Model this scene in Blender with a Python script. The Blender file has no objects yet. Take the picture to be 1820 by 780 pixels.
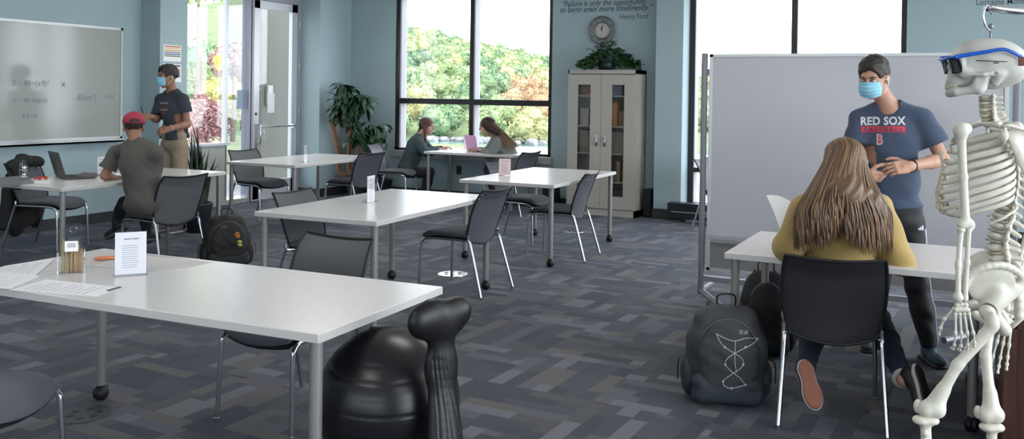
import bpy, bmesh, math, random
import numpy as np
from mathutils import Vector, Matrix, noise
from mathutils.bvhtree import BVHTree
random.seed(7)
rng = np.random.default_rng(7)
PI = math.pi
SC = bpy.context.scene
COL = SC.collection

# ------------------------------------------------------------------ camera
FPX, CXP, CYP, EYE = 1633.8, 910.0, 183.4, 1.545
_WA = math.radians(63.02); _pt = .0105; _rl = .0148
def _camera_axes():
    r = np.array([1., 0, 0]); f = np.array([0, math.cos(_pt), -math.sin(_pt)]); u = np.array([0, math.sin(_pt), math.cos(_pt)])
    cr, sr = math.cos(_rl), math.sin(_rl)
    r2, u2 = cr*r + sr*u, -sr*r + cr*u
    M = np.array([[math.sin(_WA), -math.cos(_WA), 0], [math.cos(_WA), math.sin(_WA), 0], [0, 0, 1.]])
    return M@r2, M@u2, M@f
CR, CU, CF = _camera_axes()
EYEP = np.array([0, 0, EYE])
cam_data = bpy.data.cameras.new('camera'); cam = bpy.data.objects.new('camera', cam_data); COL.objects.link(cam)
cam_data.sensor_width = 36; cam_data.lens = FPX/1820*36; cam_data.shift_y = -(390-CYP)/1820
cam_data.clip_start = .05; cam_data.clip_end = 2000
cam.matrix_world = Matrix(((CR[0], CU[0], -CF[0], 0), (CR[1], CU[1], -CF[1], 0), (CR[2], CU[2], -CF[2], EYE), (0, 0, 0, 1)))
SC.camera = cam

# ------------------------------------------------------------------ world, exposure
SC.view_settings.view_transform = 'Standard'; SC.view_settings.look = 'None'
SC.view_settings.gamma = 1; SC.view_settings.use_curve_mapping = False
SC.view_settings.exposure = 0.4
SC.cycles.max_bounces = 8; SC.cycles.diffuse_bounces = 5; SC.cycles.glossy_bounces = 3
SC.cycles.transparent_max_bounces = 16; SC.cycles.caustics_reflective = False; SC.cycles.caustics_refractive = False
SC.cycles.sample_clamp_indirect = 6
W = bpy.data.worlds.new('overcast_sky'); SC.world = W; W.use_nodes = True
_nt = W.node_tree; _nt.nodes.clear()
_tc = _nt.nodes.new('ShaderNodeTexCoord'); _sx = _nt.nodes.new('ShaderNodeSeparateXYZ')
_rp = _nt.nodes.new('ShaderNodeValToRGB'); _bg = _nt.nodes.new('ShaderNodeBackground'); _wo = _nt.nodes.new('ShaderNodeOutputWorld')
_rp.color_ramp.elements[0].position = 0.45; _rp.color_ramp.elements[0].color = (.62, .66, .68, 1)
_rp.color_ramp.elements[1].position = .56; _rp.color_ramp.elements[1].color = (.86, .93, 1, 1)
_mr = _nt.nodes.new('ShaderNodeMapRange'); _mr.inputs[1].default_value = -1; _mr.inputs[2].default_value = 1
_nt.links.new(_tc.outputs['Generated'], _sx.inputs[0]); _nt.links.new(_sx.outputs[2], _mr.inputs[0]); _nt.links.new(_mr.outputs[0], _rp.inputs[0])
# sky brightened toward +X, added to send more light through the right windows
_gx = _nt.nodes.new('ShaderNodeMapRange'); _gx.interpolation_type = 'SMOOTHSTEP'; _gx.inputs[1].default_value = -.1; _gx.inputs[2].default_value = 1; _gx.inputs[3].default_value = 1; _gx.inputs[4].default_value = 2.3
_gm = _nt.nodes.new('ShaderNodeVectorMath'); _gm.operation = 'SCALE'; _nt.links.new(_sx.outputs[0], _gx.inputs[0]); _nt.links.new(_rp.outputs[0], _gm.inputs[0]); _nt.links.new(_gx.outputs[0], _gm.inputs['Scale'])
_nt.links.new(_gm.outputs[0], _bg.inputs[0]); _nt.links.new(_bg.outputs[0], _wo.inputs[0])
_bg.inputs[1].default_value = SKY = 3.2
CEIL_FILL = 10.0      # emission of the added fill panels on the ceiling

# ------------------------------------------------------------------ placement helpers (photo pixel -> metres)
def ray(px, py): return CF + CR*(px-CXP)/FPX - CU*(py-CYP)/FPX
def P(px, py, d): return EYEP + ray(px, py)*d                    # point at depth d
def G(px, py, z=0.):                                             # point on a level plane
    d = ray(px, py); return EYEP + d*(z-EYE)/d[2]
def depth(p): return float((np.array(p)-EYEP)@CF)
V = lambda *a: np.array(a, float)
def unit(v): v = np.array(v, float); return v/(np.linalg.norm(v)+1e-12)

# ------------------------------------------------------------------ materials
def lin(c):
    if isinstance(c, str): c = tuple(int(c[i:i+2], 16) for i in (0, 2, 4))
    return tuple((x/255/12.92 if x/255 <= .04045 else ((x/255+.055)/1.055)**2.4) for x in c)
MATS = {}
def mat(name, col, rough=.6, metal=0., spec=.5, bump=0., bscale=60., var=0., vscale=8., alpha=1., emit=0., trans=0., coat=0., sheen=0., ior=None, stretch=None):
    if name in MATS: return MATS[name]
    m = bpy.data.materials.new(name); m.use_nodes = True; nt = m.node_tree; b = nt.nodes['Principled BSDF']
    c = lin(col) if not (isinstance(col, tuple) and max(col) <= 1.0) else col
    b.inputs['Base Color'].default_value = (*c, 1); b.inputs['Roughness'].default_value = rough; b.inputs['Metallic'].default_value = metal
    b.inputs['Specular IOR Level'].default_value = spec; b.inputs['Alpha'].default_value = alpha
    b.inputs['Transmission Weight'].default_value = trans; b.inputs['Coat Weight'].default_value = coat; b.inputs['Sheen Weight'].default_value = sheen
    if ior: b.inputs['IOR'].default_value = ior
    if emit: b.inputs['Emission Color'].default_value = (*c, 1); b.inputs['Emission Strength'].default_value = emit
    tc = nt.nodes.new('ShaderNodeTexCoord'); src = tc.outputs['Object']
    if stretch:
        mp = nt.nodes.new('ShaderNodeMapping'); mp.inputs['Scale'].default_value = stretch; nt.links.new(src, mp.inputs[0]); src = mp.outputs[0]
    if var:
        n = nt.nodes.new('ShaderNodeTexNoise'); n.inputs['Scale'].default_value = vscale; n.inputs['Detail'].default_value = 6; nt.links.new(src, n.inputs[0])
        mr = nt.nodes.new('ShaderNodeMapRange'); mr.inputs[1].default_value = .3; mr.inputs[2].default_value = .7; mr.inputs[3].default_value = 1-var; mr.inputs[4].default_value = 1+var
        nt.links.new(n.outputs[0], mr.inputs[0])
        mx = nt.nodes.new('ShaderNodeVectorMath'); mx.operation = 'SCALE'; mx.inputs[0].default_value = c; nt.links.new(mr.outputs[0], mx.inputs['Scale'])
        nt.links.new(mx.outputs[0], b.inputs['Base Color'])
    if bump:
        n = nt.nodes.new('ShaderNodeTexNoise'); n.inputs['Scale'].default_value = bscale; n.inputs['Detail'].default_value = 4; nt.links.new(src, n.inputs[0])
        bp = nt.nodes.new('ShaderNodeBump'); bp.inputs['Strength'].default_value = bump; bp.inputs['Distance'].default_value = .01
        nt.links.new(n.outputs[0], bp.inputs['Height']); nt.links.new(bp.outputs[0], b.inputs['Normal'])
    MATS[name] = m; return m
def node_mat(name):
    m = bpy.data.materials.new(name); m.use_nodes = True; MATS[name] = m
    return m, m.node_tree, m.node_tree.nodes['Principled BSDF']
def glass_mat(name, tint=(1, 1, 1), refl=1.0, base=.04):
    m = bpy.data.materials.new(name); m.use_nodes = True; nt = m.node_tree; nt.nodes.clear()
    o = nt.nodes.new('ShaderNodeOutputMaterial'); mx = nt.nodes.new('ShaderNodeMixShader'); t = nt.nodes.new('ShaderNodeBsdfTransparent'); g = nt.nodes.new('ShaderNodeBsdfGlossy')
    g.inputs['Roughness'].default_value = .02; t.inputs[0].default_value = (*tint, 1)
    lw = nt.nodes.new('ShaderNodeLayerWeight'); lw.inputs[0].default_value = .5
    ml = nt.nodes.new('ShaderNodeMath'); ml.operation = 'MULTIPLY'; ml.use_clamp = True; ml.inputs[1].default_value = refl
    pw = nt.nodes.new('ShaderNodeMath'); pw.operation = 'POWER'; pw.inputs[1].default_value = 4.5; nt.links.new(lw.outputs['Facing'], pw.inputs[0])
    ad = nt.nodes.new('ShaderNodeMath'); ad.inputs[1].default_value = base; nt.links.new(pw.outputs[0], ad.inputs[0]); nt.links.new(ad.outputs[0], ml.inputs[0]); nt.links.new(ml.outputs[0], mx.inputs[0]); nt.links.new(t.outputs[0], mx.inputs[1]); nt.links.new(g.outputs[0], mx.inputs[2]); nt.links.new(mx.outputs[0], o.inputs[0])
    MATS[name] = m; return m

# ------------------------------------------------------------------ mesh builder
def catmull(pts, n=6):
    pts = [np.array(p, float) for p in pts]
    if len(pts) < 3: return pts
    q = [2*pts[0]-pts[1]] + pts + [2*pts[-1]-pts[-2]]; out = []
    for i in range(1, len(q)-2):
        for k in range(n):
            t = k/n; a, b, c, d = q[i-1], q[i], q[i+1], q[i+2]
            out.append(.5*((2*b)+(-a+c)*t+(2*a-5*b+4*c-d)*t*t+(-a+3*b-3*c+d)*t**3))
    out.append(pts[-1]); return out
class MB:
    def __init__(s): s.v = []; s.f = []; s.m = []; s.n = 0
    def add(s, vs, fs, mi=0):
        vs = np.array(vs, float).reshape(-1, 3); s.v.append(vs)
        for f in fs: s.f.append(tuple(int(i)+s.n for i in f)); s.m.append(mi)
        s.n += len(vs); return s
    def box(s, c, size, rot=0, bev=0., mi=0, R=None, seg=2):
        bm = bmesh.new(); bmesh.ops.create_cube(bm, size=1); sz = size
        for v in bm.verts: v.co = Vector((v.co.x*sz[0], v.co.y*sz[1], v.co.z*sz[2]))
        if bev: bmesh.ops.bevel(bm, geom=bm.edges[:], offset=min(bev, min(sz)*.49), segments=seg, affect='EDGES', profile=.5)
        bm.verts.index_update()
        vs = np.array([v.co[:] for v in bm.verts]); fs = [[v.index for v in f.verts] for f in bm.faces]; bm.free()
        if R is not None: vs = vs@np.array(R).T
        elif rot: c_, s_ = math.cos(rot), math.sin(rot); vs = vs@np.array([[c_, s_, 0], [-s_, c_, 0], [0, 0, 1]])
        return s.add(vs+np.array(c), fs, mi)
    def span(s, lo, hi, bev=0., mi=0):
        lo, hi = np.array(lo, float), np.array(hi, float); return s.box((lo+hi)/2, hi-lo, bev=bev, mi=mi)
    def tube(s, pts, r, n=10, mi=0, smooth=0, cap=True, flat=None):
        if smooth:
            k = len(pts); rr = [r]*k if np.isscalar(r) else list(r)
            P4 = catmull([np.append(np.array(p, float), q) for p, q in zip(pts, rr)], smooth); pts = [p[:3] for p in P4]; r = [p[3] for p in P4]
        pts = np.array(pts, float); k = len(pts); rr = np.full(k, r) if np.isscalar(r) else np.array(r)
        T = np.gradient(pts, axis=0); T /= np.linalg.norm(T, axis=1)[:, None]+1e-12
        ref = V(0, 0, 1) if abs(T[0][2]) < .9 else V(1, 0, 0); N = unit(np.cross(T[0], ref)); rings = []
        for i in range(k):
            N = unit(N - T[i]*(N@T[i])); B = np.cross(T[i], N); a = np.arange(n)*2*PI/n
            fl = 1 if flat is None else flat
            rings.append(pts[i]+rr[i]*(np.cos(a)[:, None]*N + fl*np.sin(a)[:, None]*B))
        vs = np.concatenate(rings); fs = []
        for i in range(k-1):
            for j in range(n): fs.append((i*n+j, i*n+(j+1) % n, (i+1)*n+(j+1) % n, (i+1)*n+j))
        if cap: fs.append(tuple(range(n))[::-1]); fs.append(tuple((k-1)*n+j for j in range(n)))
        return s.add(vs, fs, mi)
    def lathe(s, prof, c=(0, 0, 0), n=24, mi=0, axis=None):
        prof = np.array(prof, float); a = np.arange(n)*2*PI/n; vs = []
        for r_, z_ in prof: vs.append(np.stack([r_*np.cos(a), r_*np.sin(a), np.full(n, z_)], 1))
        vs = np.concatenate(vs); k = len(prof); fs = []
        for i in range(k-1):
            for j in range(n): fs.append((i*n+j, i*n+(j+1) % n, (i+1)*n+(j+1) % n, (i+1)*n+j))
        fs.append(tuple(range(n))[::-1]); fs.append(tuple((k-1)*n+j for j in range(n)))
        if axis is not None: vs = vs@frame_z(axis).T
        return s.add(vs+np.array(c), fs, mi)
    def ell(s, c, r, R=None, n=16, m=10, mi=0):
        vs = []; fs = []
        for i in range(m+1):
            th = PI*i/m
            for j in range(n): ph = 2*PI*j/n; vs.append((r[0]*math.sin(th)*math.cos(ph), r[1]*math.sin(th)*math.sin(ph), r[2]*math.cos(th)))
        for i in range(m):
            for j in range(n): fs.append((i*n+j, (i+1)*n+j, (i+1)*n+(j+1) % n, i*n+(j+1) % n))
        vs = np.array(vs)
        if R is not None: vs = vs@np.array(R).T
        return s.add(vs+np.array(c), fs, mi)
    def prism(s, poly, o, ex, ey, ez, t, mi=0):      # polygon (2D) in plane ex,ey extruded +-t/2 along ez
        k = len(poly); o, ex, ey, ez = map(np.array, (o, ex, ey, ez)); A = [o+ex*p[0]+ey*p[1]-ez*t/2 for p in poly]; B = [a+ez*t for a in A]
        fs = [tuple(range(k))[::-1], tuple(range(k, 2*k))]+[(i, (i+1) % k, k+(i+1) % k, k+i) for i in range(k)]
        return s.add(A+B, fs, mi)
    def shell(s, S, t, nu=14, nv=14, c=.25, p=4, mi=0):  # pillow-edged slab along surface S(u,v), u,v in -1..1
        us = np.sin(np.linspace(-PI/2, PI/2, nu)); vv = np.sin(np.linspace(-PI/2, PI/2, nv)); mid = np.zeros((nu, nv, 3)); nr = np.zeros((nu, nv, 3)); th = np.zeros((nu, nv)); e = 1e-3
        for i, u in enumerate(us):
            for j, w in enumerate(vv):
                a = u*math.sqrt(1-c*w*w); b = w*math.sqrt(1-c*u*u)
                q = np.array(S(a, b)); du = np.array(S(a+e, b))-q; dv = np.array(S(a, b+e))-q
                mid[i, j] = q; nr[i, j] = unit(np.cross(du, dv)); th[i, j] = math.sqrt(max(0, 1-max(abs(u), abs(w))**p))
        top = mid+nr*(th*t/2)[..., None]; bot = mid-nr*(th*t/2)[..., None]
        idt = np.arange(nu*nv).reshape(nu, nv); idb = idt+nu*nv
        brd = np.zeros((nu, nv), bool); brd[0] = brd[-1] = True; brd[:, 0] = brd[:, -1] = True; idb = np.where(brd, idt, idb); fs = []
        for i in range(nu-1):
            for j in range(nv-1):
                fs.append((idt[i, j], idt[i+1, j], idt[i+1, j+1], idt[i, j+1])); fs.append((idb[i, j], idb[i, j+1], idb[i+1, j+1], idb[i+1, j]))
        return s.add(np.concatenate([top.reshape(-1, 3), bot.reshape(-1, 3)]), fs, mi)
    def sheet(s, S, nu=10, nv=10, mi=0):
        vs = [S(-1+2*i/(nu-1), -1+2*j/(nv-1)) for i in range(nu) for j in range(nv)]
        fs = [(i*nv+j, (i+1)*nv+j, (i+1)*nv+j+1, i*nv+j+1) for i in range(nu-1) for j in range(nv-1)]
        return s.add(vs, fs, mi)
    def xf(s, R, t=(0, 0, 0)):
        s.v = [v@np.array(R).T+np.array(t) for v in s.v]; return s
    def mesh(s, name, mats, smooth=True, ang=40):
        me = bpy.data.meshes.new(name); vs = np.concatenate(s.v) if s.v else np.zeros((0, 3))
        me.from_pydata(vs.tolist(), [], s.f)
        for m in (mats if isinstance(mats, (list, tuple)) else [mats]): me.materials.append(m)
        me.polygons.foreach_set('material_index', s.m)
        if smooth:
            me.polygons.foreach_set('use_smooth', [True]*len(me.polygons))
            if ang is not None: me.set_sharp_from_angle(angle=math.radians(ang))
        me.validate(); me.update(); return me
    def obj(s, name, mats, parent=None, smooth=True, ang=40, local=None):
        """one linked mesh object; local=(origin) makes the coordinates relative to a parent's place"""
        o = bpy.data.objects.new(name, s.mesh(name, mats, smooth, ang)); COL.objects.link(o)
        if parent is not None: o.parent = parent
        return o
def frame_z(z, up=(0, 0, 1)):        # 3x3, columns x,y,z with z along given axis
    z = unit(z); ref = V(*up) if abs(z@V(*up)) < .95 else V(1, 0, 0); x = unit(np.cross(ref, z)); y = np.cross(z, x); return np.stack([x, y, z], 1)
def rotz(a): c, s = math.cos(a), math.sin(a); return np.array([[c, -s, 0], [s, c, 0], [0, 0, 1.]])
def rotx(a): c, s = math.cos(a), math.sin(a); return np.array([[1., 0, 0], [0, c, -s], [0, s, c]])
def roty(a): c, s = math.cos(a), math.sin(a); return np.array([[c, 0, s], [0, 1., 0], [-s, 0, c]])

def tag(o, label, cat, group=None, kind=None):
    o['label'] = label; o['category'] = cat
    if group: o['group'] = group
    if kind: o['kind'] = kind
    return o
def thing(name, label, cat, loc=(0, 0, 0), rz=0, group=None):
    o = bpy.data.objects.new(name, None); COL.objects.link(o); o.location = tuple(float(x) for x in loc); o.rotation_euler = (0, 0, rz)
    o.empty_display_size = .1
    return tag(o, label, cat, group)
def settle(o, root):
    """child built in world coordinates: keep it there under a placed root"""
    o.parent = root; m = Matrix.Translation(root.location) @ Matrix.Rotation(root.rotation_euler.z, 4, 'Z')
    o.data.transform(m.inverted()); return o
def struct(name, mb, m, smooth=False):
    o = mb.obj(name, m, smooth=smooth); o['kind'] = 'structure'; return o
def dup(root, loc, rz=0, label=None, group=None):
    r = root.copy(); COL.objects.link(r); r.location = tuple(float(x) for x in loc); r.rotation_euler = (0, 0, rz)
    if label: r['label'] = label
    if group: r['group'] = group
    for ch in list(root.children):
        c = ch.copy(); COL.objects.link(c); c.parent = r
        for g in list(ch.children):
            d = g.copy(); COL.objects.link(d); d.parent = c
    return r

def bvh_world(o):
    m = o.matrix_world if o.parent is None else (Matrix.Translation(o.parent.location) @ Matrix.Rotation(o.parent.rotation_euler.z, 4, 'Z'))
    return BVHTree.FromPolygons([m @ v.co for v in o.data.vertices], [tuple(p.vertices) for p in o.data.polygons])
def on_surface(bv, px, py, off, fb):
    d = Vector(unit(ray(px, py))); h = bv.ray_cast(Vector(EYEP), d); return np.array(h[0])-np.array(d)*off if h[0] is not None else P(px, py, fb)
# ------------------------------------------------------------------ signed-distance modelling (bodies, cloth, bones)
def cap(a, b, ra, rb=None, k=.03): return ('c', np.array(a, float), np.array(b, float), ra, ra if rb is None else rb, k, 0)
def ell(c, r, R=None, k=.03): return ('e', np.array(c, float), np.array(r, float), np.eye(3) if R is None else np.array(R), 0, k, 0)
def rbx(c, h, R=None, rd=.01, k=.02): return ('b', np.array(c, float), np.array(h, float), np.eye(3) if R is None else np.array(R), rd, k, 0)
def cut(p): return p[:6]+(1,)
def _dist(p, X, Y, Z):
    if p[0] == 'c':
        a, b = p[1], p[2]; ab = b-a; l2 = ab@ab+1e-12
        t = np.clip(((X-a[0])*ab[0]+(Y-a[1])*ab[1]+(Z-a[2])*ab[2])/l2, 0, 1)
        return np.sqrt((X-a[0]-t*ab[0])**2+(Y-a[1]-t*ab[1])**2+(Z-a[2]-t*ab[2])**2)-(p[3]+(p[4]-p[3])*t)
    c, h, R = p[1], p[2], p[3]; dx, dy, dz = X-c[0], Y-c[1], Z-c[2]
    q = [R[0, i]*dx+R[1, i]*dy+R[2, i]*dz for i in range(3)]
    if p[0] == 'e':
        k0 = np.sqrt((q[0]/h[0])**2+(q[1]/h[1])**2+(q[2]/h[2])**2)+1e-9; k1 = np.sqrt((q[0]/h[0]**2)**2+(q[1]/h[1]**2)**2+(q[2]/h[2]**2)**2)+1e-9
        return k0*(k0-1)/k1
    g = [np.abs(q[i])-(h[i]-p[4]) for i in range(3)]
    return np.sqrt(sum(np.maximum(x, 0)**2 for x in g))+np.minimum(np.maximum(np.maximum(g[0], g[1]), g[2]), 0)-p[4]
def _bound(p):
    if p[0] == 'c':
        r = max(p[3], p[4]); return np.minimum(p[1], p[2])-r, np.maximum(p[1], p[2])+r
    e = np.abs(p[3])@p[2]; return p[1]-e, p[1]+e
def sdf_add(mb, prims, h, box=None, post=None, mi=0, planes=()):
    """mesh of the smooth union of prims; planes=(point, outward normal) trim it flat"""
    if box is None:
        bs = [_bound(p) for p in prims if not p[6]]; lo = np.min([b[0] for b in bs], 0)-3*h; hi = np.max([b[1] for b in bs], 0)+3*h
    else: lo, hi = np.array(box[0], float), np.array(box[1], float)
    n = np.ceil((hi-lo)/h).astype(int)+1; ax = [lo[i]+h*np.arange(n[i]) for i in range(3)]
    F = np.full(n, 9., np.float32)
    for p in prims:
        b0, b1 = _bound(p); mg = p[5]+3*h
        i0 = np.clip(np.floor((b0-mg-lo)/h).astype(int), 0, n); i1 = np.clip(np.ceil((b1+mg-lo)/h).astype(int)+1, 0, n)
        if np.any(i1 <= i0): continue
        sl = tuple(slice(i0[i], i1[i]) for i in range(3)); X = ax[0][sl[0]][:, None, None]; Y = ax[1][sl[1]][None, :, None]; Z = ax[2][sl[2]][None, None, :]
        d = _dist(p, X, Y, Z); g = F[sl]; k = p[5]
        if p[6]: hh = np.clip(.5-.5*(g+d)/k, 0, 1); F[sl] = g*(1-hh)-d*hh+k*hh*(1-hh)
        else: hh = np.clip(.5+.5*(g-d)/k, 0, 1); F[sl] = g*(1-hh)+d*hh-k*hh*(1-hh)
    if post is not None or planes:
        X, Y, Z = ax[0][:, None, None], ax[1][None, :, None], ax[2][None, None, :]
        if post is not None:
            F = post(F, X, Y, Z)
        for q, nn in planes: F = np.maximum(F, (X-q[0])*nn[0]+(Y-q[1])*nn[1]+(Z-q[2])*nn[2])
    vs, fs = surfnet(F, lo, h)
    if len(vs): mb.add(vs, fs, mi)
    return mb
def surfnet(F, org, h):
    n = F.shape; c = [m-1 for m in n]; cnt = np.zeros(c, np.int8); acc = np.zeros((3, *c), np.float32)
    S = F < 0
    def sub(A, o): return A[o[0]:o[0]+c[0], o[1]:o[1]+c[1], o[2]:o[2]+c[2]]
    for a in range(3):
        b, d = [(1, 2), (0, 2), (0, 1)][a]
        for u in (0, 1):
            for w in (0, 1):
                o = [0, 0, 0]; o[b] = u; o[d] = w; o2 = list(o); o2[a] = 1
                f0, f1 = sub(F, o), sub(F, o2); cr = sub(S, o) != sub(S, o2)
                t = np.where(cr, f0/(f0-f1+1e-12), 0); cnt += cr
                acc[a] += np.where(cr, t, 0); acc[b] += np.where(cr, u, 0); acc[d] += np.where(cr, w, 0)
    m = cnt > 0; idx = np.full(c, -1, np.int64); ii = np.argwhere(m); idx[m] = np.arange(len(ii))
    vs = (ii+(acc[:, m]/cnt[m]).T)*h+org; fs = []
    for a in range(3):
        b, d = [(1, 2), (2, 0), (0, 1)][a]
        s0 = [slice(0, c[0]), slice(0, c[1]), slice(0, c[2])]; s1 = [slice(0, c[0]), slice(0, c[1]), slice(0, c[2])]
        for q in (b, d): s0[q] = slice(1, c[q]); s1[q] = slice(1, c[q])
        s1[a] = slice(1, c[a]+1); A, B = S[tuple(s0)], S[tuple(s1)]
        e = np.argwhere(A != B)
        if not len(e): continue
        e[:, b] += 1; e[:, d] += 1; sg = S[tuple(e.T)]
        def at(db, dd): q = e.copy(); q[:, b] -= db; q[:, d] -= dd; return idx[tuple(q.T)]
        Q = np.stack([at(1, 1), at(0, 1), at(0, 0), at(1, 0)], 1); Q[~sg] = Q[~sg][:, ::-1]; fs.append(Q)
    return vs, (np.concatenate(fs) if fs else [])
def wrinkle(amp, sc, seed=0., dirw=(1, 1, 1)):
    o = seed*13.7
    def f(F, X, Y, Z):
        x, y, z = X*sc*dirw[0]+o, Y*sc*dirw[1]+o*1.3, Z*sc*dirw[2]+o*.7
        w = np.sin(x+1.7*np.sin(z*.8+y*.5))*np.sin(z*1.1+1.3*np.sin(x*.7))+.5*np.sin(2.3*z+1.9*x+1.1*np.sin(1.7*y))*np.sin(1.9*y+.6*z)
        return F+amp*w
    return f
# ------------------------------------------------------------------ materials used all over
def mesh_fabric(name, base, holes=True, tr=.12):
    m, nt, b = node_mat(name); b.inputs['Base Color'].default_value = (*lin(base), 1); b.inputs['Roughness'].default_value = .55
    tc = nt.nodes.new('ShaderNodeTexCoord'); sep = nt.nodes.new('ShaderNodeSeparateXYZ'); nt.links.new(tc.outputs['Object'], sep.inputs[0])
    def M(op, a, bb=None, v=None):
        n = nt.nodes.new('ShaderNodeMath'); n.operation = op
        for i, q in enumerate((a, bb)):
            if q is None: continue
            if isinstance(q, (int, float)): n.inputs[i].default_value = q
            else: nt.links.new(q, n.inputs[i])
        return n.outputs[0]
    wx = M('SINE', M('MULTIPLY', sep.outputs[0], 900)); wz = M('SINE', M('MULTIPLY', sep.outputs[2], 900))
    weave = M('GREATER_THAN', M('MULTIPLY', wx, wz), .35)
    # a band of oval slots below the top edge
    fx = M('SUBTRACT', M('FRACT', M('MULTIPLY', sep.outputs[0], 22)), .5); row = M('MULTIPLY', sep.outputs[2], 30); fz = M('SUBTRACT', M('FRACT', row), .5)
    rr = M('ADD', M('MULTIPLY', fx, fx), M('MULTIPLY', fz, fz)); oval = M('LESS_THAN', rr, .05)
    band = M('MULTIPLY', M('GREATER_THAN', sep.outputs[2], .733), M('LESS_THAN', sep.outputs[2], .80)); sl = M('MULTIPLY', oval, band)
    al = M('SUBTRACT', 1.0, M('MAXIMUM', M('MULTIPLY', weave, tr), M('MULTIPLY', sl, 1.0 if holes else 0.)))
    nt.links.new(al, b.inputs['Alpha'])
    bp = nt.nodes.new('ShaderNodeBump'); bp.inputs['Strength'].default_value = .3; bp.inputs['Distance'].default_value = .002
    nt.links.new(M('MULTIPLY', wx, wz), bp.inputs['Height']); nt.links.new(bp.outputs[0], b.inputs['Normal'])
    return m
M_WALL = mat('wall_paint', (.355, .46, .492), rough=.75, spec=.25, bump=.08, bscale=120, var=.03, vscale=1.5)
M_WALLOUT = mat('exterior_cladding', (.085, .088, .077), rough=.8)
M_BASE = mat('baseboard_vinyl', (.028, .030, .036), rough=.5)
M_CEIL = mat('ceiling_tile', (.75, .75, .74), rough=.9, bump=.2, bscale=200)
M_BLACK = mat('black_metal', (.010, .010, .013), rough=.4)
M_ALU = mat('aluminium', (.60, .61, .62), rough=.35, metal=.6)
M_FRAMEGREY = mat('mullion_grey', (.36, .36, .42), rough=.5)
M_WFRAME = mat('door_white_metal', (.62, .64, .68), rough=.35, metal=.15)
M_STEEL = mat('brushed_steel', (.55, .55, .56), rough=.28, metal=1.)
M_CHROME = mat('chrome_tube', (.60, .61, .64), rough=.2, metal=1.)
M_LEG = mat('table_leg_grey', (.26, .25, .245), rough=.4, metal=.35)
M_TOP = mat('laminate_top', (.70, .68, .67), rough=.24, spec=.55, var=.02, vscale=30)
M_EDGE = mat('laminate_edge', (.56, .54, .53), rough=.4)
M_GLASS = glass_mat('window_glass'); M_GLASS2 = glass_mat('sidelight_glass', (.78, .8, .84), 1.5)
M_MESH = mesh_fabric('chair_mesh', '55555e'); M_MESHG = mesh_fabric('chair_mesh_plain', '5a5a5e', False, .08)
M_SEAT = mat('seat_fabric', (.065, .068, .085), rough=.85, bump=.25, bscale=500, sheen=.15)
M_SEATB = mat('seat_underside', (.008, .008, .01), rough=.6)
M_PLAST = mat('black_plastic', (.010, .010, .012), rough=.45, spec=.35)
M_RUBBER = mat('black_rubber', (.007, .007, .008), rough=.38, spec=.35)
M_PAPER = mat('white_paper', (.86, .86, .89), rough=.7)
M_PINKP = mat('pink_paper', (.88, .66, .64), rough=.7)
M_INK = mat('printed_ink', (.16, .16, .2), rough=.8)
M_ACRYL = glass_mat('clear_acrylic', (.975, .98, .985), .8)
M_WB = mat('whiteboard_enamel', (.37, .395, .375), rough=.12, spec=.5, var=.02, vscale=2)
M_WB2 = mat('mobile_board_enamel', (.46, .46, .50), rough=.22, spec=.45)

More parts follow.
